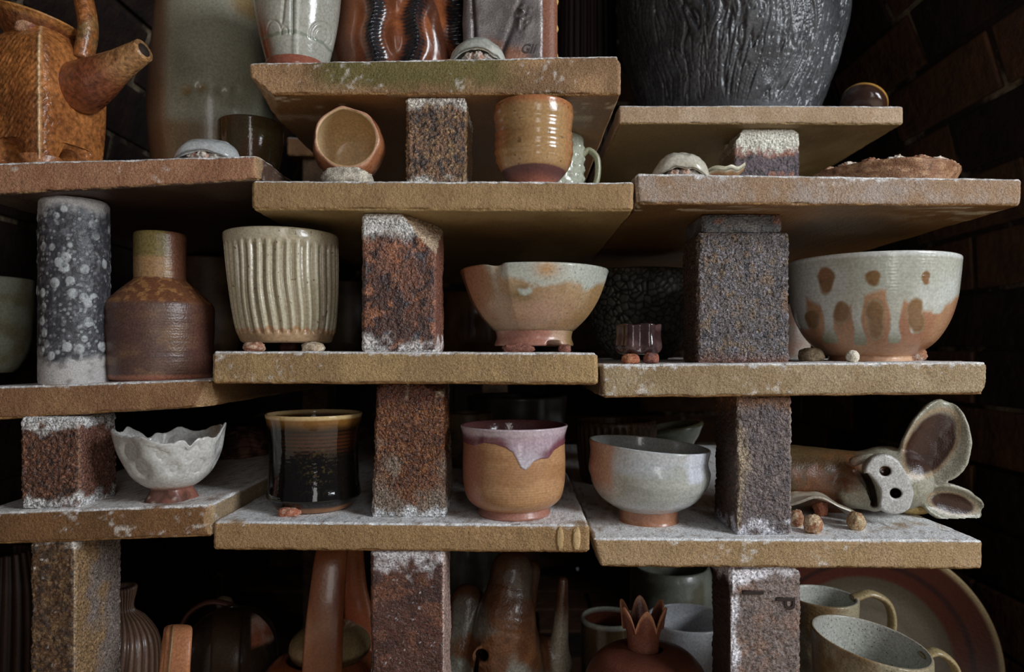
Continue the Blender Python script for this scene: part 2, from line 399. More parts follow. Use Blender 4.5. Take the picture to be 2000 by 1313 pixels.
# ------------------------------------------------------------------ signed distance modelling (sculpted clay)
def sd_ell(P, c, r, R=None):
    p = P - np.array(c)
    if R is not None: p = p @ np.array(R)
    k0 = np.linalg.norm(p / np.array(r), axis=-1); k1 = np.linalg.norm(p / (np.array(r) ** 2), axis=-1); return k0 * (k0 - 1) / np.maximum(k1, 1e-9)
def sd_cone(P, a, b, ra, rb):
    a = np.array(a, float); b = np.array(b, float); d = b - a; t = np.clip(((P - a) @ d) / (d @ d), 0, 1)
    return np.linalg.norm(P - a - t[..., None] * d, axis=-1) - (ra + (rb - ra) * t)
def smin(a, b, k): h = np.clip(0.5 + 0.5 * (b - a) / k, 0, 1); return b * (1 - h) + a * h - k * h * (1 - h)
def smax(a, b, k): return -smin(-a, -b, k)
def surface_net(fn, lo, hi, step):
    ax = [np.arange(l, h + step, step) for l, h in zip(lo, hi)]; G = np.stack(np.meshgrid(*ax, indexing='ij'), -1)
    D = fn(G.reshape(-1, 3)).reshape(G.shape[:3]); n0, n1, n2 = D.shape
    s = D < 0; cnt = np.zeros((n0 - 1, n1 - 1, n2 - 1)); acc = np.zeros((n0 - 1, n1 - 1, n2 - 1, 3))
    cs = [(a, b, c) for a in (0, 1) for b in (0, 1) for c in (0, 1)]
    g = lambda A, o: A[o[0]:n0 - 1 + o[0], o[1]:n1 - 1 + o[1], o[2]:n2 - 1 + o[2]]
    for o in cs:
        for d in range(3):
            if o[d]: continue
            q = list(o); q[d] = 1; q = tuple(q); a, b = g(D, o), g(D, q); m = (a < 0) != (b < 0)
            t = np.where(m, a / np.where(m, a - b, 1), 0); p = g(G, o) + t[..., None] * (g(G, q) - g(G, o))
            acc += np.where(m[..., None], p, 0); cnt += m
    act = cnt > 0; idx = -np.ones(cnt.shape, int); idx[act] = np.arange(act.sum()); V = acc[act] / cnt[act][:, None]; quads = []
    for d in range(3):
        e = [1, 1, 1]; e[d] = 0; u, w = [x for x in range(3) if x != d]
        sl = [slice(1, n - 1) for n in (n0, n1, n2)]; sl[d] = slice(0, (n0, n1, n2)[d] - 1)
        sl2 = list(sl); sl2[d] = slice(1, (n0, n1, n2)[d]); A, B = s[tuple(sl)], s[tuple(sl2)]; m = A != B
        I = np.argwhere(m) + np.array(e)
        def ix(du, dw):
            J = I.copy(); J[:, u] -= du; J[:, w] -= dw; return idx[J[:, 0], J[:, 1], J[:, 2]]
        q = np.stack([ix(0, 0), ix(1, 0), ix(1, 1), ix(0, 1)], 1); fl = A[m]
        if d == 1: fl = ~fl
        q = np.where(fl[:, None], q, q[:, ::-1]); quads.append(q)
    Q = np.concatenate(quads); return V, Q[(Q >= 0).all(1)]
def smooth_mesh(V, Q, it=3):
    for _ in range(it):
        A = np.zeros_like(V); c = np.zeros(len(V))
        for i in range(4):
            np.add.at(A, Q[:, i], V[Q[:, (i + 1) % 4]]); np.add.at(A, Q[:, i], V[Q[:, (i + 3) % 4]]); np.add.at(c, Q[:, i], 2)
        V = 0.5 * V + 0.5 * A / np.maximum(c, 1)[:, None]
    return V

# ================================================================== the kiln chamber
def plain(name, c, rough=0.9, scale=20, c2=None, bump=((60, 0.6), (300, 0.5)), thr=(0.4, 0.65), spec=0.3):
    m = bpy.data.materials.new(name); m.use_nodes = True; nt = m.node_tree; N = nt.nodes; L = nt.links; b = N['Principled BSDF']
    tc = N.new('ShaderNodeTexCoord'); n = N.new('ShaderNodeTexNoise'); n.inputs['Scale'].default_value = scale; n.inputs['Detail'].default_value = 6; n.inputs['Roughness'].default_value = .65
    L.new(tc.outputs['Object'], n.inputs['Vector']); r = N.new('ShaderNodeValToRGB'); L.new(n.outputs['Fac'], r.inputs[0])
    r.color_ramp.elements[0].position = thr[0]; r.color_ramp.elements[1].position = thr[1]
    r.color_ramp.elements[0].color = (*c, 1); r.color_ramp.elements[1].color = (*(c2 if c2 is not None else c), 1)
    L.new(r.outputs[0], b.inputs['Base Color']); b.inputs['Roughness'].default_value = rough; b.inputs['Specular IOR Level'].default_value = spec
    prev = None
    for s, st in bump:
        q = N.new('ShaderNodeTexNoise'); q.inputs['Scale'].default_value = s; q.inputs['Detail'].default_value = 4; L.new(tc.outputs['Object'], q.inputs['Vector'])
        bp = N.new('ShaderNodeBump'); bp.inputs['Strength'].default_value = st; bp.inputs['Distance'].default_value = .5 / s; L.new(q.outputs['Fac'], bp.inputs['Height'])
        if prev: L.new(prev, bp.inputs['Normal'])
        prev = bp.outputs[0]
    L.new(prev, b.inputs['Normal']); return m
brick_dark = plain('fired_brick', lin('33221a', 1.6), 0.75, 26, lin('50351f', 1.6), thr=(.35, .7))
brick_darker = plain('sooty_brick', lin('1a1211', 1.2), 0.85, 18, lin('2b1c14', 1.3))  # near-black brick, used for most of the left wall
mortar = plain('pale_mortar', lin('241a15', 1.3), 0.95, 9, lin('7a6c58', 1.4), thr=(.50, .62))
lit_edge_brick = plain('white_firebrick', lin('b9c6c8', 2.0), 0.9, 60, lin('8f9c9e', 2.0))  # pale colour stands in for daylight on the arch's front brick edge

def brick_mesh(bricks, mats, name, backing):
    """one mesh: every brick a bevelled block given by centre, half sizes, axes and material index"""
    V = []; Fc = []; MI = []
    for (c, h, ax, mi) in bricks:
        g = [np.array([-q, -q + .003, q - .003, q]) for q in h]
        P, n, f = round_box(*g, 0.0028); o = len(V); rn = random.uniform(-.002, .002)
        for p in P:
            v = np.array(c) + ax[0] * p[0] + ax[1] * p[1] + ax[2] * (p[2] + rn); V.append(v)
        for q in f: Fc.append([int(x) + o for x in q]); MI.append(mi)
    bv, bf = backing; o = len(V); V += [np.array(v) for v in bv]
    for q in bf: Fc.append([x + o for x in q]); MI.append(2)
    ob = mesh_obj(name, np.array(V), Fc, None, smooth=False)
    for m in mats: ob.data.materials.append(m)
    ob.data.polygons.foreach_set('material_index', np.array(MI, dtype=np.int32)); tag(ob, kind='structure'); return ob

AX, HALF, ZS, KP = 0.0, 0.62, CZ + 0.05, 0.55
def arch_x(z): return HALF - (KP * (z - ZS) ** 2 if z > ZS else 0)
Y0, Y1 = 0.74, 1.80
for sgn, nm in ((1, 'wall_right'), (-1, 'wall_left')):
    bs = []; z = 0.0; row = 0; prof = []
    while arch_x(z) > 0.03 and row < 60:
        x = arch_x(z); sl = -2 * KP * (z - ZS) if z > ZS else 0.0
        tx, tz = sl, 1.0; ln = math.hypot(tx, tz); tx /= ln; tz /= ln; cl = 0.078
        cx, cz = x + tx * cl / 2, z + tz * cl / 2; prof.append((x, z))
        ay = np.array([0, 1.0, 0]); at_ = np.array([sgn * tx, 0, tz]); an = np.array([sgn * tz, 0, -tx])
        ys = Y0 if sgn > 0 else Y0 - .40
        y = ys - (0.117 if row % 2 else 0.0)
        if sgn > 0 and .44 < cz - CZ < .60: y = Y0 - .200
        while y < Y1:
            a = max(y, Y0 if sgn > 0 else Y0 - .40); bq = min(y + 0.230, Y1)
            if bq - a > .03:
                h = ((bq - a) / 2 - .003, cl / 2 - .003, 0.032)
                c = np.array([AX + sgn * cx, (a + bq) / 2, cz]) + an * 0.032
                mi = 3 if (bq - a < .04) else 1 if (sgn < 0 and random.random() < .85) else (0 if random.random() < .6 else 1)
                bs.append((c, h, (ay, at_, an), mi))
            y += 0.234
        x0 = x; z += tz * cl; row += 1
    prof.append((arch_x(z) if arch_x(z) > 0 else 0.0, z))
    bv = []; bf = []
    for i, (x, zz) in enumerate(prof):
        bv += [(AX + sgn * (x + .006), ys + .004, zz), (AX + sgn * (x + .006), Y1, zz)]
        if i: bf.append([2 * i - 2, 2 * i - 1, 2 * i + 1, 2 * i])
    brick_mesh(bs, [brick_dark, brick_darker, mortar, lit_edge_brick], nm, (bv, bf))
bs = []; z = 0.0; row = 0
while z < 1.6:
    x = -0.75 - (.115 if row % 2 else 0)
    while x < 0.62:
        bs.append((np.array([x + .115, Y1 + .05, z + .037]), (.112, .034, .05), (np.array([1., 0, 0]), np.array([0, 0, 1.]), np.array([0, -1., 0])), 0 if random.random() < .4 else 1)); x += .234
    z += .078; row += 1
brick_mesh(bs, [brick_dark, brick_darker, mortar], 'wall_back', ([(-.9, Y1 + .004, 0), (.8, Y1 + .004, 0), (.8, Y1 + .004, 1.7), (-.9, Y1 + .004, 1.7)], [[0, 1, 2, 3]]))
bs = []; y = Y0 - .40; row = 0
while y < Y1:
    x = -0.78 - (.115 if row % 2 else 0)
    while x < 0.65:
        bs.append((np.array([x + .115, y + .057, -0.032]), (.113, .055, .032), (np.array([1., 0, 0]), np.array([0, 1., 0]), np.array([0, 0, 1.])), 0 if random.random() < .5 else 1)); x += .234
    y += .117; row += 1
brick_mesh(bs, [brick_dark, brick_darker, mortar], 'floor', ([(-.9, Y0 - .40, -.006), (.9, Y0 - .40, -.006), (.9, Y1, -.006), (-.9, Y1, -.006)], [[0, 1, 2, 3]]))

# ================================================================== shelves
UB = ('5c3f1c', '704d24')    # glossy brown ash underside
UO = ('70592f', '877046')    # olive underside
slab('a', 'kiln shelf with a green stain on its front, highest in the centre column', (484, 122), (1214, 107), (1213, 186), (488, 184), .57, .58, ('6d5334', '8a6c47'), UB, .22, chips=[((-.95, -.29, -.2), (-.75, -.2, -.75)), ((.985, -.29, .8), (1, 0, 1))], stain=(-.72, .55, '4d4a1e'), spots=.55, uspots=.5, seed=1, ur=.35, mottle=.9)
slab('b', 'coarse reddish kiln shelf carrying the amber teapot, chipped at its right corner', (-60, 318), (508, 303), (508, 352), (-60, 384), .55, .58, ('7a5438', '8d6748'), ('33221a', '4a3a30'), .12, side='2c2019', chips=[((.962, -.29, 0), (1, -.8, 0.15))], spots=.05, seed=2)  # side face darkened in colour to stand for shade
slab('c', 'smooth tan kiln shelf under the tilted round cup and the tan tumbler', (490, 352), (1239, 355), (1238, 413), (490, 410), .55, .58, ('7a613b', '8b7148'), UO, .10, seed=3, mottle=.35, ur=.45, grain=.12)
slab('d', 'thin pale kiln shelf set back beneath the big black jar', (1208, 205), (1766, 206), (1766, 243), (1208, 242), .75, .50, ('8a7353', '9a866a'), UO, .06, seed=4, mottle=.4, ur=.5)
slab('e', 'greyish weathered kiln shelf reaching the right edge, thick white lip, scaly underside', (1240, 338), (1999, 349), (1996, 402), (1244, 399), .55, .56, ('7d6549', '85796c'), UB, .45, chips=[((-.985, -.285, 0), (-1, -1, 0))], spots=.2, uspots=.75, seed=5, ur=.33)
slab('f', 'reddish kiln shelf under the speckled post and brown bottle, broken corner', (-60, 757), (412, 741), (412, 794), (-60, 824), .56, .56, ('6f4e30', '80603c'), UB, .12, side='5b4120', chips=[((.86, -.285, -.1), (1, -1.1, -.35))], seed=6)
slab('g', 'ochre kiln shelf holding the fluted planter, brick and footed bowl', (412, 686), (1168, 689), (1168, 752), (413, 750), .55, .57, ('7b643f', '8d7549'), UB, .30, spots=.12, seed=7, mottle=.5)
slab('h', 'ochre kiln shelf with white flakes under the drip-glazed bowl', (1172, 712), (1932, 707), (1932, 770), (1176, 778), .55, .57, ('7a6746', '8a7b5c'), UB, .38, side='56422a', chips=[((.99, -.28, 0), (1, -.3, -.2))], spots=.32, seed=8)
slab('i', 'brown glossy kiln shelf with white specks under the pinched white bowl', (-60, 1003), (414, 986), (414, 1050), (-60, 1066), .55, .57, ('5a3f20', '6b4b28'), UB, .25, side='7b6a50', spots=.30, seed=9, chips=[((.95, -.285, .3), (1, -1, .1))])
slab('j', 'ochre kiln shelf with two dried runs at its right end, under the black mug', (415, 1019), (1152, 1026), (1152, 1081), (415, 1076), .55, .57, ('7a6039', '866a42'), UB, .16, seed=10, mottle=.4, topc='bebbb8')
slab('k', 'ochre kiln shelf under the grey tea bowl and the pig figure', (1158, 1052), (1923, 1056), (1922, 1114), (1172, 1109), .55, .57, ('806942', '8c7450'), UB, .26, side='6b563a', spots=.10, seed=11, mottle=.4, topc='bebbb8')
# two glaze runs on the shelf under the black mug
run_m = mk('dried_run', grain=.15)
for x, y1, w in ((1095, 1076, 7), (1127, 1074, 8)):
    a = at(x, 1030, .5495); b = at(x - 2, y1, .5495); c = (a + b) / 2; r = SH['j'].obj
    lump('dried_run', run_m, c - np.array(r.location), (w * .393e-3, .0012, (a[2] - b[2]) / 2), flat('8f744a', .6, var='a58a5e'), parent=r, amp=.22, scale=2.2, seed=int(x), flatb=False)

# ================================================================== brick posts
def b1(S):
    c = mott(S, ['6a4a30', '3b2a1f', '7b5d38', '241a15'], 150, 3, (.0, .5)); c = mixc(c, K('8a6a42'), S.side * .5); c, m = crust(S, c, .12, .09, 'aaa49a', 11); return mixc(c, K('171110'), S.pit * .6 * (1 - m)), .45 + .35 * m
post('pitted dark brick with chalky ends between tilted cup and tan tumbler', 793, 911, .575, .075, 'c', 'a', b1, pit=.0013, pscale=420, seed=1)
def b2(S):
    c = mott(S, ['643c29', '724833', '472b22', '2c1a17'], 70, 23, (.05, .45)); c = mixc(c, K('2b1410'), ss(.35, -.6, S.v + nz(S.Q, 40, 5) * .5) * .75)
    c = mixc(c, K('8f5836'), ss(.25, .5, nz(S.Q, 120, 77, 4)) * .6); c = mixc(c, K('3b4048'), ss(.45, .65, nz(S.Q, 160, 78, 3)) * .6); c = mixc(c, K('6e4434'), S.right * .8)
    c, m = crust(S, c, .0, .07, 'b4b0ad', 12); q = ss(.62, .80, S.v + nz(S.Q, 80, 9) * .18) * ss(.75, .45, S.u + nz(S.Q, 60, 8) * .2); c = mixc(c, K('a9a7a3'), q); c = mixc(c, K('8f7a62'), S.hit); return c, np.clip(.38 + .4 * np.maximum(m, np.maximum(q, S.hit)), .2, .9)
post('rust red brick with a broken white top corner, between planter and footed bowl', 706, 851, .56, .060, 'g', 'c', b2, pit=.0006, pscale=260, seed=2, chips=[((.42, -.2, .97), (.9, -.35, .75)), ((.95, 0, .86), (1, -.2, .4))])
def b3(S):
    c = mott(S, ['4c4442', '353034', '604c36', '5e585c'], 120, 33, (.0, .5)); c = mixc(c, K('3a2312'), S.left * .8); c = mixc(c, K('6b4a2c'), ss(.4, .7, nz(S.Q, 45, 34, 3)) * .5); c = mixc(c, K('6b3a20'), ss(-.8, -1, S.v) * .6); return mixc(c, K('120e0e'), S.pit * .5), np.full(len(S.v), .22)  # left face coloured darker, as the side turned from the light
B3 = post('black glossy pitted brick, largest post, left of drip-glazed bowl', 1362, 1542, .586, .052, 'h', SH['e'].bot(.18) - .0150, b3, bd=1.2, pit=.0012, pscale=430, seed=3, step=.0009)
def b3b(S): return mixc(mott(S, ['4a4a4c', '38383a', '5c5a58'], 60, 35), K('6b3a22'), ss(.3, .6, nz(S.Q, 70, 36) + S.v * .3) * .7), .55
zt = CZ + (VY - 452) * .586 / F
post('thin grey spacer tile wedged above the black pitted brick', 1371, 1528, .586, .058, SH['e'].bot(.18) - .0152, 'e', b3b, pit=.0003, seed=4, name='spacer_tile', cat='tile', group='spacers')
def b4(S):
    c = mott(S, ['4a3a3e', '5a4a4e', '2c201f'], 130, 41, (0, .5)); c = mixc(c, K('8f5638'), ss(.4, .6, nz(S.Q, 90, 43, 3)) * .7); tt = S.v - .42 + nz(S.Q, 60, 44) * .15
    c = mixc(c, K('8a5438'), ss(.00, .12, tt) * .7); w = ss(.06, .22, tt + .12 * nz(S.Q, 300, 48, 2)) * (1 - .8 * ss(.35, .55, nz(S.Q, 130, 46, 3))); c = mixc(c, K('b9b3a4'), w); return mixc(c, K('6e5a3a'), S.left * .7), .4 + .4 * w
post('brick with a white chalky cap under the thin set-back shelf', 1434, 1562, .765, .062, 'e', 'd', b4, seed=5, pit=.0006, chips=[((-.8, 0, .9), (-1, 0, .55)), ((.85, 0, .97), (.7, 0, 1))])
def b5(S):
    c = mott(S, ['52301f', '3e2213', '6b4229', '2a1812'], 200, 51, (0, .5)); c = mixc(c, K('5f3c2e'), S.right * .9); c = mixc(c, K('8f6a3a'), ss(.14, .3, S.e) * S.side * .7)
    c, m = crust(S, c, .12, .10, 'aaa9a8', 13, am=.3); return c, .42 + .4 * m
post('squat crusty red brick with white ends beside the pinched white bowl', 38, 155, .557, .052, 'i', 'f', b5, pit=.0015, pscale=460, seed=6)
def b6(S):
    c = mott(S, ['552e16', '643618', '3f2112', '744720'], 160, 61, (0, .5)); w = ss(.25, .75, -S.v * .55 + np.abs(S.u) * .45 + nz(S.Q, 60, 63, 4) * .5); c = mixc(c, K('77695a'), w * .75)
    c = mixc(c, K('4a2114'), ss(.65, .8, S.v + nz(S.Q, 50, 64) * .15) * .8); c = mixc(c, K('8f7f68'), ss(.2, .5, nz(S.Q, 70, 66, 3)) * ss(.6, .85, S.v) * .8); c, m = crust(S, c, .0, .06, 'b9bac2', 14); return c, np.clip(.17 + .45 * m + .25 * w, .15, .85)
post('amber glittering brick narrowing upward between black mug and purple-rimmed cup', 723, 871, .570, .055, 'j', 'g', b6, bd=1.5, xt=(13, -6), pit=.0010, pscale=420, seed=7, chips=[((-.95, -1, .92), (-.6, -.5, .8)), ((.9, -.6, .93), (.4, -.3, .9))])
def b7(S):
    c = mott(S, ['4f4342', '423738', '5d4f4a'], 120, 71, (0, .5)); c = mixc(c, K('3b2414'), S.left * .9); ed = ss(.25, .7, -S.u * .8 + nz(S.Q, 60, 73, 4) * .5 - .1) * (1 - S.side) * ss(-.9, -.2, -np.abs(S.v) + .6); c = mixc(c, K('86745a'), ed * .9)  # shade of the left face is put into its colour
    c = mixc(c, K('6a4526'), ss(.72, .85, S.v + nz(S.Q, 60, 74) * .15) * .8); c = mixc(c, K('9b8c78'), ss(.12, .3, S.e) * .5); c, m = crust(S, c, .0, .05, 'a7a5ab', 15); return mixc(c, K('1d1718'), S.pit * .5), .5 + .3 * m
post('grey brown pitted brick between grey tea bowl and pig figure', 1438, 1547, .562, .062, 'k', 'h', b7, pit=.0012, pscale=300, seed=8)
def b8(S):
    c = mott(S, ['4a3018', '33200f', '5e4526', '2a1a10'], 150, 81, (0, .5)); c = mixc(c, K('b1aca2'), ss(.72, .9, nz(S.Q, 210, 83, 3)) * .7)
    r = mixc(K('675b54'), K('735a3c'), ss(.2, -.5, S.P[:, 1] / .03 + nz(S.Q, 50, 84) * 1.0)); c = mixc(c, r, S.right); c = mixc(c, K('8f7a5a'), ss(.14, .3, S.e) * S.side * .8); c, m = crust(S, c, .008, .0, 'b6b2aa', 16, soft=.02, am=.05); return mixc(c, K('b3b4bf'), S.hit), .45 + .3 * m
post('tall brown gritty brick in the lower left corner, its side smeared grey', 58, 146, .555, .066, 'F', 'i', b8, bump=((1300, .7), (520, .4)), pit=.0012, pscale=420, seed=9, chips=[((1, .6, -.35), (1, .8, -1.1))])
def b9(S):
    c = mott(S, ['43241b', '331a15', '55301f'], 60, 91, (0, .5)); c = mixc(c, K('6a6264'), ss(.45, .8, nz(S.Q, 75, 93, 4)) * .5); c = mixc(c, K('a8a4a6'), ss(.75, .9, nz(S.Q, 330, 95, 2)) * .7); k = ss(.30, .55, S.v * .5 + nz(S.Q, 100, 94, 4, (1, 1, 1)) * .35); c = mixc(c, K('a8a4a6'), ss(.91, 1.0, S.v + nz(S.Q, 130, 95, 4) * .08)); c = mixc(c, K('a58b80'), S.right * .7); return c, np.full(len(S.v), .22)
post('shiny maroon brick streaked white at its top, lowest in centre column', 723, 868, .555, .055, 'F', 'j', b9, bump=((1300, .8), (520, .5)), pit=.0004, pscale=360, seed=10)
def b10(S):
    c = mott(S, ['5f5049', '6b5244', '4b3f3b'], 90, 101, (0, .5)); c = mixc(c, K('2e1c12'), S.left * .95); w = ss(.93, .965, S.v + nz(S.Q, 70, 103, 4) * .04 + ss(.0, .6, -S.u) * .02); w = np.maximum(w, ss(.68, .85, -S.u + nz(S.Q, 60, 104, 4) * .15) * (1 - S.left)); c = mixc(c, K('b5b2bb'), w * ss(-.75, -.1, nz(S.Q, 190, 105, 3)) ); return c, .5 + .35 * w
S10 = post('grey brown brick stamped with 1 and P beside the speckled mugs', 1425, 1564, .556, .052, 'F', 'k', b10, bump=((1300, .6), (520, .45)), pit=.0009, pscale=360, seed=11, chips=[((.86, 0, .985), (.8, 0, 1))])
ink = mk('stamp_groove', grain=.1, bump=((800, .3),))
def lettering(txt, size, parent, loc, rot, c, depth=.0004, name='stamped_letter', mat=None, r=.6, shear=0):
    cu = bpy.data.curves.new(name, 'FONT'); cu.body = txt; cu.size = size; cu.extrude = depth; cu.shear = shear; cu.align_x = 'CENTER'; cu.align_y = 'CENTER'; cu.bevel_depth = .0002
    t = bpy.data.objects.new(name, cu); C.objects.link(t); dg = bpy.context.evaluated_depsgraph_get(); me = bpy.data.meshes.new_from_object(t.evaluated_get(dg)); bpy.data.objects.remove(t)
    o = bpy.data.objects.new(name, me); C.objects.link(o); o.parent = parent; o.location = loc; o.rotation_euler = rot
    a = me.color_attributes.new('Col', 'FLOAT_COLOR', 'POINT'); a.data.foreach_set('color', np.tile(np.array([*K(c), r], dtype=np.float32), len(me.vertices))); me.materials.clear(); me.materials.append(mat or ink)
    return o
for t, x, y, s in (('1', 1468, 1157, .023), ('P', 1531, 1177, .021)):
    p = at(x, y, .556) - np.array(S10.o.location)
    lettering(t, s, S10.o, (p[0], p[1] - .0006, p[2]), (math.radians(90), math.radians(90), 0), '1f130f', depth=.0010)
# unseen pale yard added before the kiln mouth to bounce light upward
yard = plain('yard_concrete', lin('8a8072', 1.6), .95, 6, lin('a0958a', 1.6)); o = mesh_obj('ground', np.array([(-3, -1.6, -.01), (3, -1.6, -.01), (3, Y0 - .40, -.01), (-3, Y0 - .40, -.01)]), [[0, 1, 2, 3]], yard, smooth=False); tag(o, kind='structure')
# round post
def pcol(S):
    d, d2, cid = vor(S.Q * np.array([1, 1, .9]), 105, 5); v = (S.py - 560) / 180.0; big = ss(.42, .35, d) * (cid > .18)
    d3, _, c3 = vor(S.Q, 300, 8); sm = ss(.42, .34, d3) * (c3 > .4); c = mixc(np.tile(K('2b2b2f'), (len(d), 1)), K('55545a'), ss(-.2, .7, nz(S.Q, 300, 9)) * .6)
    c = mixc(c, mixc(np.tile(K('85888a'), (len(d), 1)), K('5c5e60'), ss(-.1, .6, nz(S.Q, 260, 21, 3))), np.maximum(big, sm * .6) * ss(-.75, -.1, nz(S.Q, 60, 22, 3))); c = mixc(c, K('2a2a2c'), ss(.10, .05, d) * big * .7)
    w = ss(.72, .86, np.abs(v) + nz(S.Q, 90, 10, 4) * .12); c = mixc(c, mixc(K('8f8c8a'), K('6a6766'), ss(0, .8, nz(S.Q, 150, 11))), w); return c, .42 + .3 * w
def pdis(S):
    d, d2, cid = vor(S.Q * np.array([1, 1, .9]), 105, 5); big = ss(.42, .2, d) * (cid > .18); v = np.abs(S.py - 560) / 180
    return (big * 1.3 + nz(S.Q, 420, 12, 3) * .8) * ss(.85, .7, v)
kP = .585 / F; xP = (146 - VX) * kP; zb = SH['f'].top(xP) - .0002; zt = SH['b'].bot(xP)
ph = (zt - zb) / kP; pb = VY - (zb - CZ) / kP
o = turned('round_post', mk('round_post', grain=.14, bump=((900, .5),)), None, 146, kP, zb, [(60, pb), (61, pb - 10), (61, pb - ph / 2), (60, pb - ph + 8), (56, pb - ph), (56, pb - ph), (1, pb - ph)], closed=True, nseg=260, nrow=300, dfn=pdis, cfn=pcol, loc=(xP, .585, zb))
me = o.data; nv = len(me.vertices)
tag(o, 'round grey post blistered with pale spots left of the brown bottle', 'round post')

# ================================================================== glazes and clays
G_SHINY = dict(grain=.12, gscale=500, bump=((260, .10),), spec=.55, coat=.35)
G_SATIN = dict(grain=.18, gscale=700, bump=((500, .25),), spec=.5)
CLAY = dict(grain=.28, gscale=900, bump=((900, .6), (350, .5)), spec=.35)
wad_mat = mk('wad_clay', **CLAY)
def wcol(a, b):
    def f(S):
        c = mixc(np.tile(K(a), (len(S.P), 1)), K(b), ss(-.2, .4, nz(S.Q, 300, 3, 3))); return c, .75
    return f
TERRA = wcol('7a4e36', 'a08468'); PALE = wcol('8f7c66', 'b5a995'); ROSE = wcol('714638', '57362b'); CHALK = wcol('a39a8a', '7c7468')
def wad(label, px, py0, w, h, Y, shelf, cf=TERRA, seed=1, dep=None, group='clay wads under the pots', name='clay_wad', cat='clay wad', power=.8, amp=.16):
    k = Y / F; X = (px - VX) * k; z = SH[shelf].top(X); rz = h / 2 * k
    o = lump(name, wad_mat, (0, 0, rz * 1.06), (w / 2 * k, (dep or w) / 2 * k, rz * 1.22), cf, amp=amp, scale=2.6, seed=seed, n=36, power=power, loc=(X, Y, z - rz * .10))
    tag(o, label, cat, group); return o

# ------------------------------------------------------------------ row on shelf a (top)
def whitecup(S):
    c = mixc(np.tile(K('8f8e84'), (len(S.th), 1)), K('7b7a70'), ss(-.3, .6, nz(S.Q, 25, 3, 3))); m = ss(525, 508, S.sx + (S.py - 60) * -.25) * ss(20, 100, S.py) * S.fr
    c = mixc(c, K('6e3d28'), m); g = np.exp(-((S.sx - 571) / 3.0) ** 2) * S.fr; c = mixc(c, K('5c5d50'), g * .8); k = ss(4, 2, np.abs(S.py - 90 - np.abs(S.sx - 572) * .12 + nz(S.Q, 90, 4) * 4)); c = mixc(c, K('55604c'), k * .6)
    return c, np.full(len(c), .18)
def whitecup_d(S):
    f = S.fr & ~S.inner; d = -5 * np.exp(-((S.sx - 571) / 3.2) ** 2)
    for cx, cy, R in ((627, 70, 16), (627, 70, 27), (535, 62, 22), (556, 62, 10)):
        q = np.hypot((S.sx - cx) * (1.2 if cx > 600 else 1.6), S.fy - cy); d -= 1.8 * np.exp(-((q - R) / 2.0) ** 2) * (S.fy < cy + 18)
    d -= 3 * np.exp(-((S.sx - (556 + (S.py - 30) * -.12)) / 3) ** 2) * ss(20, 40, S.py) * ss(85, 70, S.py)
    return np.where(f, d, 0) * ss(100, 92, S.py)
def feetcol(S):
    c = np.tile(K('8f8e86'), (len(S.th), 1)); c = mixc(c, K('7a4330'), ss(-.1, .2, nz(S.Q, 55, 5, 2) + (S.py - 106) * .03)); return c, np.full(len(c), .22)
pot('stoneware_cup', 'pale celadon cup with incised swirls on a flared rusty foot, top shelf', 'cup', 581, .615, 'a',
    [(54, 142), (58, 128), (62, 112), (72, 70), (80, 20), (85, -40), (86, -100)], whitecup, mk('celadon', **G_SHINY), foot=[(62, 150), (63, 143), (60, 132), (55, 126)], fcfn=feetcol, dfn=whitecup_d, nseg=320, nrow=200, wall=6)
SEAMS = ((731, 0.02), (815, -.10), (890, .14))
def seam_d(S): return [S.sx - (x + (S.py - 50) * s + 5 * np.sin(S.py * .07 + x)) for x, s in SEAMS]
def fringe_d(S):
    r = np.zeros(len(S.th))
    for d in seam_d(S):
        w = np.exp(-(d / 9) ** 2); r += w * (15 + 3.5 * np.sin(S.py * .95 + d * .35) + 3 * nz(S.Q, 420, 6, 2)); r -= 8 * np.exp(-((np.abs(d) - 26) / 12) ** 2) * 0.5
    return np.where(S.fr & ~S.inner, r, 0) + 2 * nz(S.Q, 30, 7, 2)
def fringe_c(S):
    a = nz(S.Q, 40, 8, 4); c = mixc(np.tile(K('5e2f14'), (len(a), 1)), K('7d4219'), ss(-.2, .4, a)); c = mixc(c, K('3b1f14'), ss(700, 660, S.sx) * .8)
    for i, d in enumerate(seam_d(S)):
        m = ss(24, 11, np.abs(d) + 7 * nz(S.Q * np.array([1, 1, 1.0]), 160, 9, 3) + 3 * np.sin(S.py * .95)); c = mixc(c, K('1b1a1d'), m * S.fr)
    c = mixc(c, K('26140f'), ss(5, 2, np.abs(S.sx - 838 - (S.py - 50) * .35) - 9) * S.fr * .7)
    return c, np.full(len(c), .24)
pot('crimped_jar', 'amber brown jar with three black crimped seams, centre of the top shelf', 'jar', 778, .685, 'a', [(128, 180), (133, 160), (136, 120), (134, 60), (128, 0), (122, -80)], fringe_c, mk('amber_black', **G_SHINY),
    dfn=fringe_d, nseg=520, nrow=240, multi=False)
wad('amber clay strip lying at the foot of the crimped jar', 845, 0, 130, 12, .605, 'a', wcol('6e3f1c', '4a2a16'), 21, dep=14, group=None, name='clay_strip', cat='clay strip', power=.6)
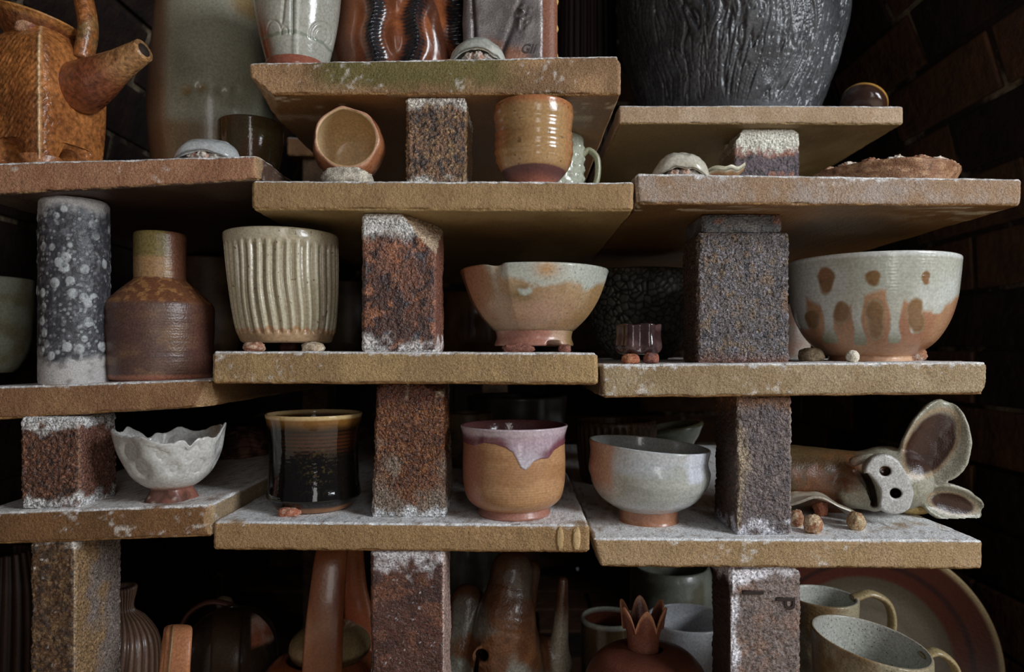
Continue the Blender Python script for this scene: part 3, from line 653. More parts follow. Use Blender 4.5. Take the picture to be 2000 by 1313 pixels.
# grey slab vase
def slabvase():
    Y = .63; k = Y / F; x0, x1 = at(905, 0, Y)[0], at(1064, 0, Y)[0]; z0 = SH['a'].top((x0 + x1) / 2); hw, hd, hh = (x1 - x0) / 2, .035, .085
    root = empty('slab_vase', 'grey metallic slab vase with scratched letters and a golden ragged corner seam', 'vase', ((x0 + x1) / 2, Y + hd, z0))
    P, n, Fc = round_box(grid_axis(hw, .0012, .006), grid_axis(hd, .002, .006), grid_axis(hh, .0012, .006), .006); Q = P + 3.3
    sx = 984.5 + P[:, 0] / k; py = VY - (P[:, 2] + hh + z0 - CZ) / k
    d = nz(Q, 35, 2, 3) * .0015 - np.exp(-((sx - (925 + (py - 40) * .06)) / 4) ** 2) * .002 - np.exp(-((sx - (1003 - (py - 40) * .33)) / 6) ** 2) * .0015 + np.exp(-(((sx - 1022) / 14) ** 2 + ((py - 35) / 22) ** 2)) * np.maximum(0, nz(Q, 330, 5, 2)) * .006
    P = P + n * d[:, None]; a = nz(Q, 30, 4, 4)
    c = mixc(np.tile(K('58504e'), (len(P), 1)), K('6b6462'), ss(-.3, .4, a)); c = mixc(c, K('7a4a2c'), ss(.1, .8, (py - 55) / 55 + a * .7 - np.abs(sx - 960) / 120) * .8); c = mixc(c, K('6a3a24'), ss(.5, .8, n[:, 0]) * .9)
    c = mixc(c, K('2a1a18'), np.exp(-((sx - (925 + (py - 40) * .06)) / 6) ** 2)); c = mixc(c, K('2b2423'), np.exp(-((sx - (1003 - (py - 40) * .33)) / 6) ** 2) * ss(40, 90, py)); c = mixc(c, K('2d2a2b'), np.exp(-(((sx - 1022) / 14) ** 2 + ((py - 35) / 22) ** 2)) * ss(0, .3, nz(Q, 330, 5, 2)))
    mesh_obj('body', P + np.array([0, 0, hh]), Fc, mk('slab_metal', metal=.25, **G_SATIN), root, rgba(c, .34))
    V = []; zz = np.linspace(.0, .16, 40); pts = [(hw + .009 + .0015 * math.sin(z * 260), -hd + .010 + .001 * math.cos(z * 190), z) for z in zz]
    tube('side_wing', [(hw - .004, -hd + .014, .001), (hw - .004, -hd + .014, .085), (hw - .004, -hd + .014, .165)], [(.0125, .016)] * 3, mk('wing_clay', **G_SATIN), root, ('6a3d26', .5), side=(0, 1, 0), sq=.7)
    tube('seam', pts, [(.0020, .0014 + .0009 * (i % 2)) for i in range(40)], mk('gold_seam', **CLAY), root, ('9a7a3c', .5), n=240, nseg=10)
    lettering('Gli', .0112, root, (at(1031, 95, Y)[0] - (x0 + x1) / 2, -hd - .0004, CZ + (VY - 96) * k - z0), (math.radians(90), 0, 0), '3a312e', depth=.0002, name='incised_letters', shear=.3)
slabvase()
def ribbed(S): c = mixc(np.tile(K('2a1714'), (len(S.th), 1)), K('1a1012'), ss(-.2, .2, np.sin(S.th * 26))); return c, np.full(len(c), .5)
pot('ribbed_jar', 'dark ribbed tall jar in shadow behind the grey slab vase', 'jar', 1148, 1.04, 'a', [(50, 330), (52, 300), (54, 150), (52, 0), (50, -80)], ribbed, mk('ribbed_dark', **G_SATIN), dfn=lambda S: np.where(S.inner, 0, 2.2 * np.sin(S.th * 26)))
# glazed shells set on crumbly wads
shell_mat = mk('shell_glaze', **G_SHINY)
def shell(label, x0, x1, ytop, Y, shelf, seed, hollow=.5, hexs=('9a9a90', '84857c')):
    k = Y / F; cx = (x0 + x1) / 2; X = (cx - VX) * k; z = SH[shelf].top(X); rx = (x1 - x0) / 2 * k; h = max((VY - (z - CZ) / k - ytop) * k, .008)
    root = empty('glazed_shell', label, 'shell', (X, Y, z), 'white glazed shells')
    n = 96; U, Vv = np.meshgrid(np.linspace(-1, 1, n), np.linspace(0, 1, 44), indexing='ij')   # u along, v front lip -> back
    pr = (1 - np.abs(U) ** 2.6) ** .55; ang = np.pi * (.04 + .96 * Vv)
    def surf(s, e=0):
        yy = -np.cos(ang) * rx * .62 * pr * s; zz = np.sin(ang) ** .8 * h * pr * s
        lift = hollow * h * pr * np.exp(-(Vv / .22) ** 2) * (1 - U ** 2) * .55
        p = np.stack([U * rx * (1 if e == 0 else .95), yy - .001, zz + lift], -1); w = nz(p.reshape(-1, 3) + seed, 90, seed, 3).reshape(n, 44)
        p[..., 2] += w * h * .10; p[..., 1] += w * rx * .04; p[..., 2] = np.maximum(p[..., 2], .0002); return p
    A, B = surf(1), surf(.82, 1); V = np.concatenate([A.reshape(-1, 3), B.reshape(-1, 3)]); N = n * 44
    i = (np.arange(n - 1)[:, None] * 44 + np.arange(43)[None]).ravel(); q = np.stack([i, i + 44, i + 45, i + 1], 1); Fc = [q, q[:, ::-1] + N]
    def stitch(a): return np.stack([a[:-1], a[1:], a[1:] + N, a[:-1] + N], 1)
    for a in (np.arange(n) * 44, np.arange(n) * 44 + 43, np.arange(44), np.arange(44) + (n - 1) * 44): Fc.append(stitch(a))
    Q = V + seed; c = mixc(np.tile(K(hexs[0]), (len(V), 1)), K(hexs[1]), ss(-.3, .5, nz(Q, 60, 3, 3)))
    mesh_obj('dome', V, np.concatenate(Fc), shell_mat, root, rgba(c, .2))
    for j, (fx, s) in enumerate(((-.25, .30), (.35, .34), (.05, .26))):
        lump('wad', wad_mat, (fx * rx, -.24 * rx - .1 * rx * (j == 2), h * .20), (rx * s * .8, rx * .28, h * .24), wcol('a59a90', '94705c') if j != 1 else wcol('a39a90', '8f8880'), root, amp=.35, scale=3.2, seed=seed + j)
    return root
shell('white shell glazed smooth beside the grey slab vase on the top shelf', 877, 990, 80, .592, 'a', 2)
shell('white shell with melted lumps under it, at the right end of the teapot shelf', 342, 472, 273, .578, 'b', 4, .35, ('9a9c9c', '8b8d8c'))
shell('cream shell on broken clay bits, left end of the grey weathered shelf', 1270, 1386, 301, .582, 'e', 6, .45, ('a09a8a', '8c8674'))

# ------------------------------------------------------------------ shelf b: teapot, vase
def teapot():
    Y = .640; k = Y / F; px = 85; X = (px - VX) * k; zs = SH['b'].top(X); pb = VY - (zs - CZ) / k; lift = 26
    zs += .0012; root = empty('teapot', 'amber square-sided teapot with short spout, top left', 'teapot', (X, Y, zs))
    def dsh(S):
        a = S.th + np.pi / 2 - .52; q = (np.abs(np.cos(a)) ** 3.2 + np.abs(np.sin(a)) ** 3.2) ** (-1 / 3.2); sq = (1.0 / (np.abs(np.cos(a)) ** 3.2 + np.abs(np.sin(a)) ** 3.2) ** (1 / 3.2))
        a4 = a + np.pi / 4; s = (np.abs(np.cos(a4)) ** 7 + np.abs(np.sin(a4)) ** 7) ** (-1 / 7) / 1.33
        w = ss(50, 110, S.py); u = S.th; stam = np.maximum(0, np.sin((S.sx + S.py * 1.1) * .42) ) * nz(S.Q, 120, 3, 2) * np.where(((a + np.pi) % (2 * np.pi) - np.pi) > .12, 1.0, 2.6)
        rid = 6.0 * np.exp(-((((a + np.pi) % (2 * np.pi) - np.pi)) / .035) ** 2)
        return (S.r / k) * (s - 1) * (.35 + .65 * w) + np.where(S.inner, 0, 1) * (stam + rid) * ss(75, 110, S.py), 44 * ss(290, 318, S.py) * np.exp(-((((a + np.pi) % (np.pi / 2)) - np.pi / 4) / .42) ** 4)
    def csh(S):
        a = nz(S.Q, 30, 5, 4); c = mixc(np.tile(K('6b3c16'), (len(a), 1)), K('8a521e'), ss(-.3, .4, a)); c = mixc(c, K('5a2c17'), ss(.1, .6, nz(S.Q, 22, 6, 3)) * .7)
        ag = (S.th + np.pi / 2 - .52 + np.pi) % (2 * np.pi) - np.pi; c = mixc(c, K('b08a5e'), np.exp(-(ag / .035) ** 2) * .9); c = mixc(c, K('4f3a1a'), ss(20, -60, S.sx) * .5 * ss(.0, .4, nz(S.Q, 90, 8))); return c, np.full(len(c), .26)  # pale line painted along the front ridge as its highlight
    m = mk('amber_glaze', grain=.3, gscale=260, bump=((330, .55), (900, .3)), spec=.55, coat=.25)
    turned('body', m, root, px, k, zs + lift * k, [(88, pb - lift), (100, pb - lift - 12), (110, pb - 140), (109, 145), (100, 108), (76, 88), (52, 66), (46, 54)], wall=8, cfn=csh, dfn=dsh, nseg=360, nrow=200, loc=(0, 0, lift * k))
    for j in range(4):
        t = -np.pi / 2 + .52 + j * np.pi / 2; r = 86 * k; c, s = math.cos(t), math.sin(t)
        tube('foot', [(c * r * .92, s * r * .92, lift * k * 1.5), (c * r, s * r, lift * k * .6), (c * r * 1.02, s * r * 1.02, .0004)], [(.017, .010), (.010, .008), (.006, .006)], m, root, ('7d4a20', .4), side=(-s, c, 0), n=20)
    L = lambda x, y, d=0: np.array([(VX - px + (x - VX) * (1 + d / F)) * k, d * k, CZ + (VY - y) * (1 + d / F) * k - zs])
    # spout
    def spc(S):
        c = mixc(np.tile(K('6d3a1c'), (len(S.P), 1)), K('8a6238'), ss(.45, .8, S.t)); return mixc(c, K('5a2c1a'), ss(0, .5, nz(S.Q, 60, 7)) * .6), .24
    sp = tube('spout', [L(158, 172, -14), L(188, 155, -38), L(232, 128, -58), L(281, 98, -76)], [(50 * k, 50 * k), (42 * k, 40 * k), (27 * k, 28 * k), (20 * k, 21 * k)], m, root, nseg=40, n=70, cfn=spc)
    d = (L(281, 98, -76) - L(232, 128, -58)); d /= np.linalg.norm(d)
    tube('spout_hole', [L(281, 98, -76) - d * .006, L(281, 98, -76) + d * .0005], [(12 * k, 13 * k)] * 2, mk('hole_dark', bump=()), sp, ('20140c', .8), n=4)
    # handle over the top
    hp = [L(162, 118, -5), L(172, 50, 0), L(150, -40, 5), L(100, -120, 8), L(10, -125, 8), L(-45, -50, 5), L(-40, 90, 0)]
    def hc(S): return mixc(mixc(np.tile(K('7a4517'), (len(S.P), 1)), K('5a4a2a'), ss(-.1, .4, nz(S.Q, 50, 9, 3)) * .8), K('8a5a2a'), ss(.2, .5, nz(S.Q, 130, 4)) * .5), .28
    tube('handle', hp, [(22 * k, 17 * k)] * 7, m, root, side=(0, 1, 0), nseg=24, n=110, cfn=hc)
    # lid: upturned dish with clay lump on it
    def lc(S): return mixc(np.tile(K('5d3315'), (len(S.th), 1)), K('8a5a24'), ss(72, 80, S.r / k)), np.full(len(S.th), .3)
    kz = CZ + (VY - 92) * k
    lid = turned('lid', m, root, 56, k, kz, [(44, 92), (50, 82), (66, 66), (78, 50), (83, 45)], wall=5, cfn=lc, nseg=120, nrow=50, loc=((62 - px) * k, 0, kz - zs)); lid.rotation_euler = (0, .22, 0)
    lump('lid_wad', wad_mat, (20 * k, -52 * k, 18 * k), (22 * k, 14 * k, 15 * k), wcol('8f6a4e', '6e4030'), lid, amp=.2, seed=5)
teapot()
def facevase(S):
    a = nz(S.Q, 18, 3, 4); c = mixc(np.tile(K('6e6b58'), (len(a), 1)), K('7c7a68'), ss(-.3, .4, a)); c = mixc(c, K('6a5230'), ss(262, 285, S.py + 14 * a) * .75); c = mixc(c, K('6b4a30'), ss(335, 310, S.sx - 6 * a + 0) * S.fr * .8)
    y = 52 + ((S.sx - 395) / 95) ** 2 * 14; y = y
    for x, w in ((362, 11), (392, 9)): c = mixc(c, K('6e5526'), np.exp(-(((S.sx - x) / w) ** 2 + ((S.fy - 172 - (x < 370) * 5) / 8) ** 2)) * S.fr * .9)
    c = mixc(c, K('7d6234'), ss(430, 470, S.sx) * ss(75, 45, S.py) * ss(0, .4, a + .3) * .8 * S.fr); return c, np.full(len(c), .3)
def facedent(S): 
    d = np.zeros(len(S.th))
    for x, y, w in ((362, 176, 12), (392, 170, 10), (432, 178, 10), (462, 176, 10)): d -= 5 * np.exp(-(((S.sx - x) / w) ** 2 + ((S.fy - y) / 9) ** 2))
    return np.where(S.fr & ~S.inner, d, 0)
pot('stoneware_vase', 'tall pale grey vase with brown thumb marks, between teapot and shelves', 'vase', 414, .73, 'b', [(80, 392), (98, 370), (110, 300), (115, 220), (110, 140), (103, 60), (99, 0), (95, -60), (70, -110)], facevase, mk('pale_vase', **G_SHINY), dfn=facedent)
pot('glossy_bowl', 'small glossy olive brown bowl half hidden beside the pale vase', 'bowl', 490, .665, 'b', [(30, 372), (44, 355), (55, 320), (60, 280), (61, 246)], flat('43371f', .12, var='4f2f1a', scale=30), mk('olive_gloss', **G_SHINY))

# ------------------------------------------------------------------ shelf c
def tilted():
    Y = .60; k = Y / F; px, py = 680, 282; p = at(px, py, Y); z0 = SH['c'].top(p[0])
    def cf(S):
        a = nz(S.Q, 45, 3, 4); c = mixc(np.tile(K('6e3f24'), (len(a), 1)), K('8f5733'), ss(-.3, .4, a)); c = mixc(c, K('45251a'), ss(.2, .5, nz(S.Q, 90, 4, 3)) * .6)
        ci = mixc(np.tile(K('8f7850'), (len(a), 1)), K('a38b66'), ss(-.3, .4, nz(S.Q, 30, 6, 3))); c = np.where(S.inner[:, None], ci, c); rim = ss(112, 118, S.z / k) ; c = mixc(c, K('a0745a'), rim * .8 * (1 - S.inner * .9)); return c, np.where(S.inner, .5, .26)
    def df(S):
        th = S.th; peak = np.exp(-((((th - 1.75) + np.pi) % (2 * np.pi) - np.pi) / .22) ** 2)
        fac = np.cos(th * 7 + .6) * 1.2 + nz(S.Q, 60, 9, 3) * 2.4; return fac * (~S.inner) + 1.6 * peak * ss(70, 115, S.z / k), 1.5 * peak * ss(80, 118, S.z / k)
    # modelled upright then laid so the mouth faces out of the stack
    prof = [(26, 0), (40, 4), (60, 28), (68, 60), (66, 92), (60, 118)]; pr = [(r, VY - h) for r, h in prof]
    o = turned('tilted_cup', mk('shino_brown', **G_SHINY), None, px, k, CZ, pr, wall=7, dfn=df, cfn=cf, nseg=220, loc=(p[0] - .002, p[1] + 62 * k, p[2] - .006))
    o.rotation_euler = (math.radians(85), math.radians(0), math.radians(7)); tag(o, 'round brown cup lying with its pale open mouth facing out, on a chalky wad', 'cup')
    rz = (VY - 352 - (z0 - CZ) / k + 0)
    wad('broad chalky wad propping the tilted brown cup', 678, 0, 94, 34, .575, 'c', CHALK, 3, dep=70, power=.7, amp=.2)
tilted()
def yunomi(S):
    a = nz(S.Q, 20, 3, 3, (1, 1, 3)); c = mixc(np.tile(K('7d5c34'), (len(a), 1)), K('8a6a40'), ss(-.3, .4, a)); c = mixc(c, K('8a4e28'), np.maximum(ss(1000, 968, S.sx + 12 * a), ss(232, 214, S.py)) * .85); c = mixc(c, K('8a5428'), ss(1095, 1118, S.sx) * .7)
    ln = 339 - 3 * np.sin((S.sx - 965) / 155 * np.pi); low = ss(ln - 1.5, ln + 1.5, S.py); c = mixc(c, mixc(K('4a2520')[None].repeat(len(a), 0), K('8a4c34'), ss(342, 362, S.py + a * 6)), low); c = mixc(c, K('3c2a18'), ss(.66, .76, nz(S.Q, 330, 5, 2)) * .6); return c, np.where(low > .5, .5, .2)
def yun_d(S): return np.where(S.inner, 0, ss(235, 252, S.py) * ss(330, 310, S.py) * .7 * np.sin((S.py + 6 * np.sin(S.th)) * .36) - 1.2 * ss(334, 339, S.py))
pot('tumbler', 'tan tumbler with throwing rings and a dark band above its foot', 'tumbler', 1042, .582, 'c', [(36, 368), (44, 360), (62, 341), (73, 320), (77, 300), (76, 270), (75, 250), (78, 232), (77, 214)], yunomi, mk('tan_glaze', grain=.12, gscale=500, bump=((300, .12),), spec=.6, coat=.5), dfn=yun_d, nrow=220)
def hob(S): return mixc(np.tile(K('8b8d7c'), (len(S.th), 1)), K('77765c'), ss(-.2, .4, nz(S.Q, 25, 3, 3))), np.full(len(S.th), .16)
def hob_d(S):
    a, b = S.th * 58 / 17, S.py / 19; row = np.floor(b); f = np.stack([(a + .5 * (row % 2)) % 1 - .5, b % 1 - .5]); n = 21; a = S.th / (2 * np.pi) * n + .5 * (row % 2); f0 = a % 1 - .5
    return np.where(S.inner | (S.py < 285), 0, 3.2 * np.exp(-((f0 / .24) ** 2 + ((b % 1 - .5) / .24) ** 2)))
rt, k, X, zs = pot('hobnail_mug', 'pale green mug with raised dots, handle to the right, behind the tan tumbler', 'mug', 1083, .69, 'c', [(52, 420), (55, 414), (57, 340), (57, 262)], hob, mk('hobnail_glaze', **G_SHINY), dfn=hob_d, multi=True, nseg=260)
L = lambda x, y, d=0: np.array([(x - 1083) * k, d * k, CZ + (VY - y) * k - zs])
tube('handle', [L(1136, 304), L(1150, 294), L(1166, 310), L(1166, 350), L(1150, 385), L(1136, 394)], [(10 * k, 6 * k)] * 6, mk('hobnail_handle', **G_SHINY), rt, ('7d7c62', .2), side=(0, 1, 0))

# ------------------------------------------------------------------ shelf d
def bigjar(S):
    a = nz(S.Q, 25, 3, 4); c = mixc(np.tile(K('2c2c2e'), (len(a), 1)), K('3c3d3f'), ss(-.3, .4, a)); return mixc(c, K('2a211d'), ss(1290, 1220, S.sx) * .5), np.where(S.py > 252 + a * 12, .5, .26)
def bigjar_d(S):
    Q = np.stack([S.th * 3.0 + nz(S.P0, 14, 7, 2) * .35, S.th * 0, S.py / 260.], 1); g = nz(Q, 7, 5, 2, (.75, 1, .42)); g2 = nz(Q, 19, 6, 2, (.62, 1, .33))
    cut = np.maximum(0, .13 - np.abs(g)) * 34 + np.maximum(0, .11 - np.abs(g2)) * 26; return np.where(S.inner, 0, (-cut + nz(S.P0, 60, 8, 3, (1, 1, .5)) * 2.2) * ss(262, 222, S.py + nz(S.P0, 30, 9, 2) * 14))
pot('textured_jar', 'huge black jar with gouged bark-like surface, cut off by the top edge', 'jar', 1425, .905, 'd', [(140, 288), (152, 272), (174, 205), (196, 140), (213, 70), (219, 0), (214, -80), (190, -170), (150, -230)], bigjar, mk('black_satin', grain=.2, gscale=300, bump=((500, .3),), spec=.6), dfn=bigjar_d, nseg=700, nrow=330)
def tdish():
    Y = .86; k = Y / F; p = at(1684, 196, Y); z = SH['d'].top(p[0])
    def cf(S): return mixc(np.tile(K('2c1a12'), (len(S.th), 1)), K('9a7026'), ss(VY - 27, VY - 33, S.py)), np.full(len(S.th), .15)
    o = turned('small_dish', mk('tenmoku_dish', **G_SHINY), None, 1684, k, CZ, [(18, VY), (26, VY - 3), (40, VY - 15), (44, VY - 33)], wall=5, cfn=cf, nseg=120, nrow=60, loc=(p[0] - 10 * k, Y - 10 * k, z + 44 * k)); o.rotation_euler = (math.radians(-30), math.radians(34), 0)
    tag(o, 'small dark dish with an amber rim tipped up beside the huge black jar', 'dish')
    wad('reddish wad under the tipped dark dish', 1682, 0, 54, 46, .852, 'd', ROSE, 9)
tdish()
# ------------------------------------------------------------------ shelf e
def leafdish():
    Y = .600; k = Y / F; n = 60; U, Vv = np.meshgrid(np.linspace(0, 1, n), np.linspace(-1, 1, 24), indexing='ij'); X = (1418 - VX) * k; z = SH['e'].top(X)
    def s(o): 
        x = (-50 + 84 * U) * k; w = (8 + 26 * np.sin(np.pi * np.clip(U, .02, .98)) ** .7) * k; y = Vv * w
        zz = (8 + 26 * U + 16 * np.abs(Vv) ** 2 * (1 - .5 * U) + 7 * np.sin(U * 7) + 8 * np.exp(-((U - .62) / .12) ** 2) * np.abs(Vv)) * k + o; return np.stack([x, y, np.maximum(zz, .0004)], -1)
    A, B = s(.0016), s(-.0014); V = np.concatenate([A.reshape(-1, 3), B.reshape(-1, 3)]); N = n * 24; i = (np.arange(n - 1)[:, None] * 24 + np.arange(23)[None]).ravel(); q = np.stack([i, i + 24, i + 25, i + 1], 1); Fc = [q, q[:, ::-1] + N]
    for a in (np.arange(n) * 24, np.arange(n) * 24 + 23, np.arange(24), np.arange(24) + (n - 1) * 24): Fc.append(np.stack([a[:-1], a[1:], a[1:] + N, a[:-1] + N], 1))
    c = mixc(np.tile(K('8a6238'), (len(V), 1)), K('a39c84'), ss(.75, .95, np.abs(np.concatenate([Vv.ravel()] * 2)))); root = empty('leaf_dish', 'curled tan leaf-shaped dish leaning at the chalk-capped brick', 'dish', (X, Y, z)); mesh_obj('leaf', V, np.concatenate(Fc), shell_mat, root, rgba(c, .35))
    lump('wad', wad_mat, (-.008, 0, 5 * k), (12 * k, 12 * k, 7 * k), TERRA, root, seed=3)
leafdish()
def flatdish():
    Y = .66; k = Y / F; px = 1765; X = (px - VX) * k; z = SH['e'].top(X); pb = VY - (z - CZ) / k
    root = empty('rough_platter', 'flat rough brown platter with lumpy wads on its rim, right end of the weathered shelf', 'platter', (X, Y + .04, z))
    def cf(S): a = nz(S.Q, 120, 3, 4, (1, 1, 3)); return mixc(mixc(np.tile(K('6e4a30'), (len(a), 1)), K('8a6748'), ss(-.3, .4, a)), K('35231b'), ss(.3, .6, nz(S.Q, 200, 4)) * .7), np.full(len(a), .5)
    h = pb - 326
    turned('body', mk('platter_clay', **CLAY), root, px, k, z, [(95, pb), (118, pb - 14), (134, pb - h * .8), (140, pb - h)], wall=8, cfn=cf, dfn=lambda S: nz(S.Q, 60, 5, 3) * 5, nseg=200, nrow=50)
    for j in range(9):
        t = -2.9 + j * .36; r = 118 * k
        lump('wad', wad_mat, (r * math.cos(t), r * math.sin(t), (h + 3 - 3 * (j > 7)) * k), (20 * k, 14 * k, 10 * k), (wcol('b3a99c', '8f6a50') if j % 2 else TERRA), root, amp=.4, scale=3.5, seed=30 + j)
flatdish()

# ------------------------------------------------------------------ shelf f
def bottle(S):
    a = nz(S.Q, 25, 3, 3, (1, 1, 3)); c = mixc(np.tile(K('4e3629'), (len(a), 1)), K('432d28'), ss(-.3, .4, a)); c = mixc(c, K('654a30'), ss(.1, .5, nz(S.Q, 40, 5, 3, (1, 1, 2))) * .6); c = mixc(c, K('4c2c24'), ss(335, 400, S.sx) * .7)
    nk = ss(548, 543, S.py); nc = mixc(np.tile(K('7a5c38'), (len(a), 1)), K('5e5026'), ss(508, 498, S.py + a * 5)); nc = mixc(nc, K('5c3826'), ss(322, 340, S.sx + (S.py - 500) * -.1)); c = mixc(c, nc, nk); sh = ss(600, 590, S.py) * (1 - nk); c = mixc(c, mixc(np.tile(K('5a341c'), (len(a), 1)), K('7a5228'), ss(0, .35, nz(S.Q, 230, 8, 3))), sh); return mixc(c, K('7a4a36'), ss(728, 734, S.py)), np.where(sh > .5, .5, .33)
def bot_d(S): return np.where(S.inner, 0, .05 * np.sin(S.py * 1.25 + 2 * np.sin(S.th)) + .35 * nz(S.Q, 160, 5, 2, (.15, .15, 2)))
pot('stoneware_bottle', 'brown wide-bodied bottle with a straight neck beside the round post', 'bottle', 313, .615, 'f', [(82, 742), (91, 738), (94, 728), (96, 690), (98, 640), (98, 604), (94, 592), (62, 560), (50, 550), (47, 545), (47, 520), (47, 490), (47, 464), (46, 459)], bottle, mk('bottle_clay', grain=.2, gscale=600, bump=((700, .35),), spec=.6), dfn=bot_d, nrow=330, wall=7)
pot('pale_pot', 'pale grey-green pot cut off by the left edge, behind the round post', 'pot', -32, .76, 'f', [(48, 728), (60, 716), (76, 680), (83, 620), (84, 548)], flat('7f8272', .3, var='6f6a52'), mk('pale_green', **G_SHINY))
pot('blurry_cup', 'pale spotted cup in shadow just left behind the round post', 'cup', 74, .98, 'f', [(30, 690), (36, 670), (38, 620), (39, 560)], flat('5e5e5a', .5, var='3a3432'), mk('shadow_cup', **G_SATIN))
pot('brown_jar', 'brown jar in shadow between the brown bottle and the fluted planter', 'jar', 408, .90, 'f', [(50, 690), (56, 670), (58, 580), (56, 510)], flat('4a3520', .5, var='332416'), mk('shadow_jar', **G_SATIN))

# ------------------------------------------------------------------ shelf g
def plt_phase(S): return S.th * 36 + .8 * np.sin(S.py * .03 + S.th * 2) + nz(S.P0, 28, 9, 2, (1, 1, .5)) * 1.3
def planter(S):
    a = nz(S.Q, 28, 3, 3); c = mixc(np.tile(K('91876e'), (len(a), 1)), K('9d947e'), ss(-.3, .4, a)); p = np.sin(plt_phase(S)); flu = ss(480, 494, S.py) * ss(655, 645, S.py) * (~S.inner); c = mixc(c, K('645840'), ss(.1, -.9, p) * flu * .7); c = mixc(c, K('a8a590'), ss(.6, 1, p) * flu * .5)
    ln = 650 + 5 * np.sin(S.th * 18 + 2) * np.sin(S.th * 7); low = ss(ln - 2, ln + 2, S.py); c = mixc(c, K('8a5c30'), ss(ln - 9, ln - 3, S.py) * .7); c = mixc(c, mixc(np.tile(K('8f7250'), (len(a), 1)), K('8a6a50'), ss(0, .4, a)), low)
    c = mixc(c, K('4a3014'), ss(.80, .88, nz(S.Q, 420, 5, 2)) * .8); c = mixc(c, K('6f6b5a'), S.inner * .3); return c, np.where(low > .5, .6, .22)
def plt_d(S):
    flu = ss(478, 494, S.py) * ss(658, 645, S.py); return np.where(S.inner, 0, flu * (2.6 * np.clip(np.sin(plt_phase(S)) * 1.5, -1, 1) - 1.5) + 1.2 * nz(S.Q, 25, 4, 2))
pot('fluted_planter', 'cream glazed planter carved with wavy vertical flutes, standing on clay wads', 'planter', 561, .615, 'g', [(80, 670), (85, 667), (91, 650), (96, 620), (101, 570), (104, 510), (105, 490), (107, 475), (107, 463)], planter, mk('cream_glaze', **G_SHINY), lift=17, dfn=plt_d, nseg=640, nrow=220, shear=-.05, wall=8)
wad('pinkish wad at the left front under the fluted planter', 497, 0, 40, 17, .565, 'g', wcol('7f503a', 'a08670'), 41)
wad('pale wad at the right front under the fluted planter', 612, 0, 42, 17, .565, 'g', PALE, 42)
wad('shaded wad at the back under the fluted planter', 566, 0, 34, 17, .648, 'g', ROSE, 43)
def fbowl(S):
    a = nz(S.Q, 30, 3, 4); c = mixc(np.tile(K('7f623c'), (len(a), 1)), K('8a7355'), ss(-.3, .3, a)); c = mixc(c, K('774c30'), ss(985, 930, S.sx + 20 * a) * .8 * S.fr); pk = np.exp(-(((S.sx - 1050) / 60) ** 2 + ((S.fy - 605) / 35) ** 2)); c = mixc(c, K('94705c'), pk * .7)
    c = mixc(c, K('5e4a26'), np.exp(-(((S.sx - 1010 - 30 * a) / 42) ** 2 + ((S.fy - 572) / 24) ** 2) * 1.5) * S.fr); gr = ss(556, 541, S.fy + 22 * nz(S.Q, 40, 6, 4)) * ss(960, 985, S.sx); gr = np.maximum(gr, np.exp(-(((S.sx - 1026 + 22 * nz(S.Q, 90, 61, 3)) / 11) ** 2 + ((S.fy - 566 + 14 * nz(S.Q, 90, 62, 3)) / 11) ** 2) ** 2) * S.fr); gr = np.maximum(gr, np.exp(-(((S.sx - 966 - (S.fy - 540) * .25 + 14 * a) / 9) ** 2)) * ss(620, 540, S.py) * .6)
    c = mixc(c, K('8f948c'), gr * .9); c = mixc(c, K('9a6a2c'), np.exp(-(((S.sx - 1068) / 22) ** 2 + ((S.py - 542) / 14) ** 2)) * .8 * S.fr); d, _, ci = vor(S.Q, 260, 4); c = mixc(c, K('5c5a50'), ss(.30, .15, d) * (ci > .45) * ss(1010, 1090, S.sx) * .7); c = mixc(c, K('6b6355'), ss(640, 652, S.py) * .6); return c, np.full(len(a), .22)
def fb_d(S):
    fa = np.abs(((S.th + .35) * 8 / (2 * np.pi)) % 1 - .5); f = (1 / np.cos((((S.th + .35) / (2 * np.pi) * 8) % 1 - .5) * 2 * np.pi / 8) - 1.04) * S.r / S.k * .55 * ss(655, 630, S.py) * ss(520, 560, S.py)
    dent = -9 * np.exp(-(((S.sx - 972) / 9) ** 2)) * ss(560, 530, S.py) * S.fr; return f + dent, -dent * .0 - 4 * np.exp(-(((S.sx - 965) / 14) ** 2)) * ss(560, 530, S.py) * S.fr
def fb_foot(S):
    a = nz(S.Q, 40, 3, 4); return mixc(mixc(np.tile(K('875847'), (len(a), 1)), K('80653e'), ss(1065, 1095, S.sx)), K('a88a7a'), ss(.1, .5, a) * .5), np.full(len(a), .35)
def fb_fd(S):
    q = np.exp(-((S.sx - 1083) / 12) ** 4) * S.fr * ss(666, 676, S.py); return -S.r * 0 - 22 * q, 14 * np.exp(-((S.sx - 1083) / 12) ** 4) * S.fr * ss(665, 674, S.py)
pot('footed_bowl', 'wide orange and grey faceted bowl on a notched foot, centre of the ochre shelf', 'bowl', 1043, .635, 'g', [(70, 650), (80, 645), (104, 622), (124, 592), (138, 558), (145, 534)], fbowl, mk('shino_glaze', **G_SHINY), lift=13, foot=[(76, 676), (77, 673), (73, 660), (76, 646), (80, 640)], fcfn=fb_foot, dfn=fb_d, fdfn=fb_fd, nseg=400, nrow=160, wall=8)
wad('long ribbed wad at the front left under the footed bowl', 1012, 0, 62, 16, .585, 'g', ROSE, 44, dep=30)
wad('small pink wad at the right under the footed bowl', 1103, 0, 24, 15, .612, 'g', ROSE, 45)
pot('amber_jar', 'dim amber jar in shadow behind the footed bowl and rust red brick', 'jar', 925, .86, 'g', [(58, 690), (66, 670), (68, 620), (64, 585), (60, 576)], flat('5a3a14', .3, var='4a2c12'), mk('amber_shadow', **G_SHINY))
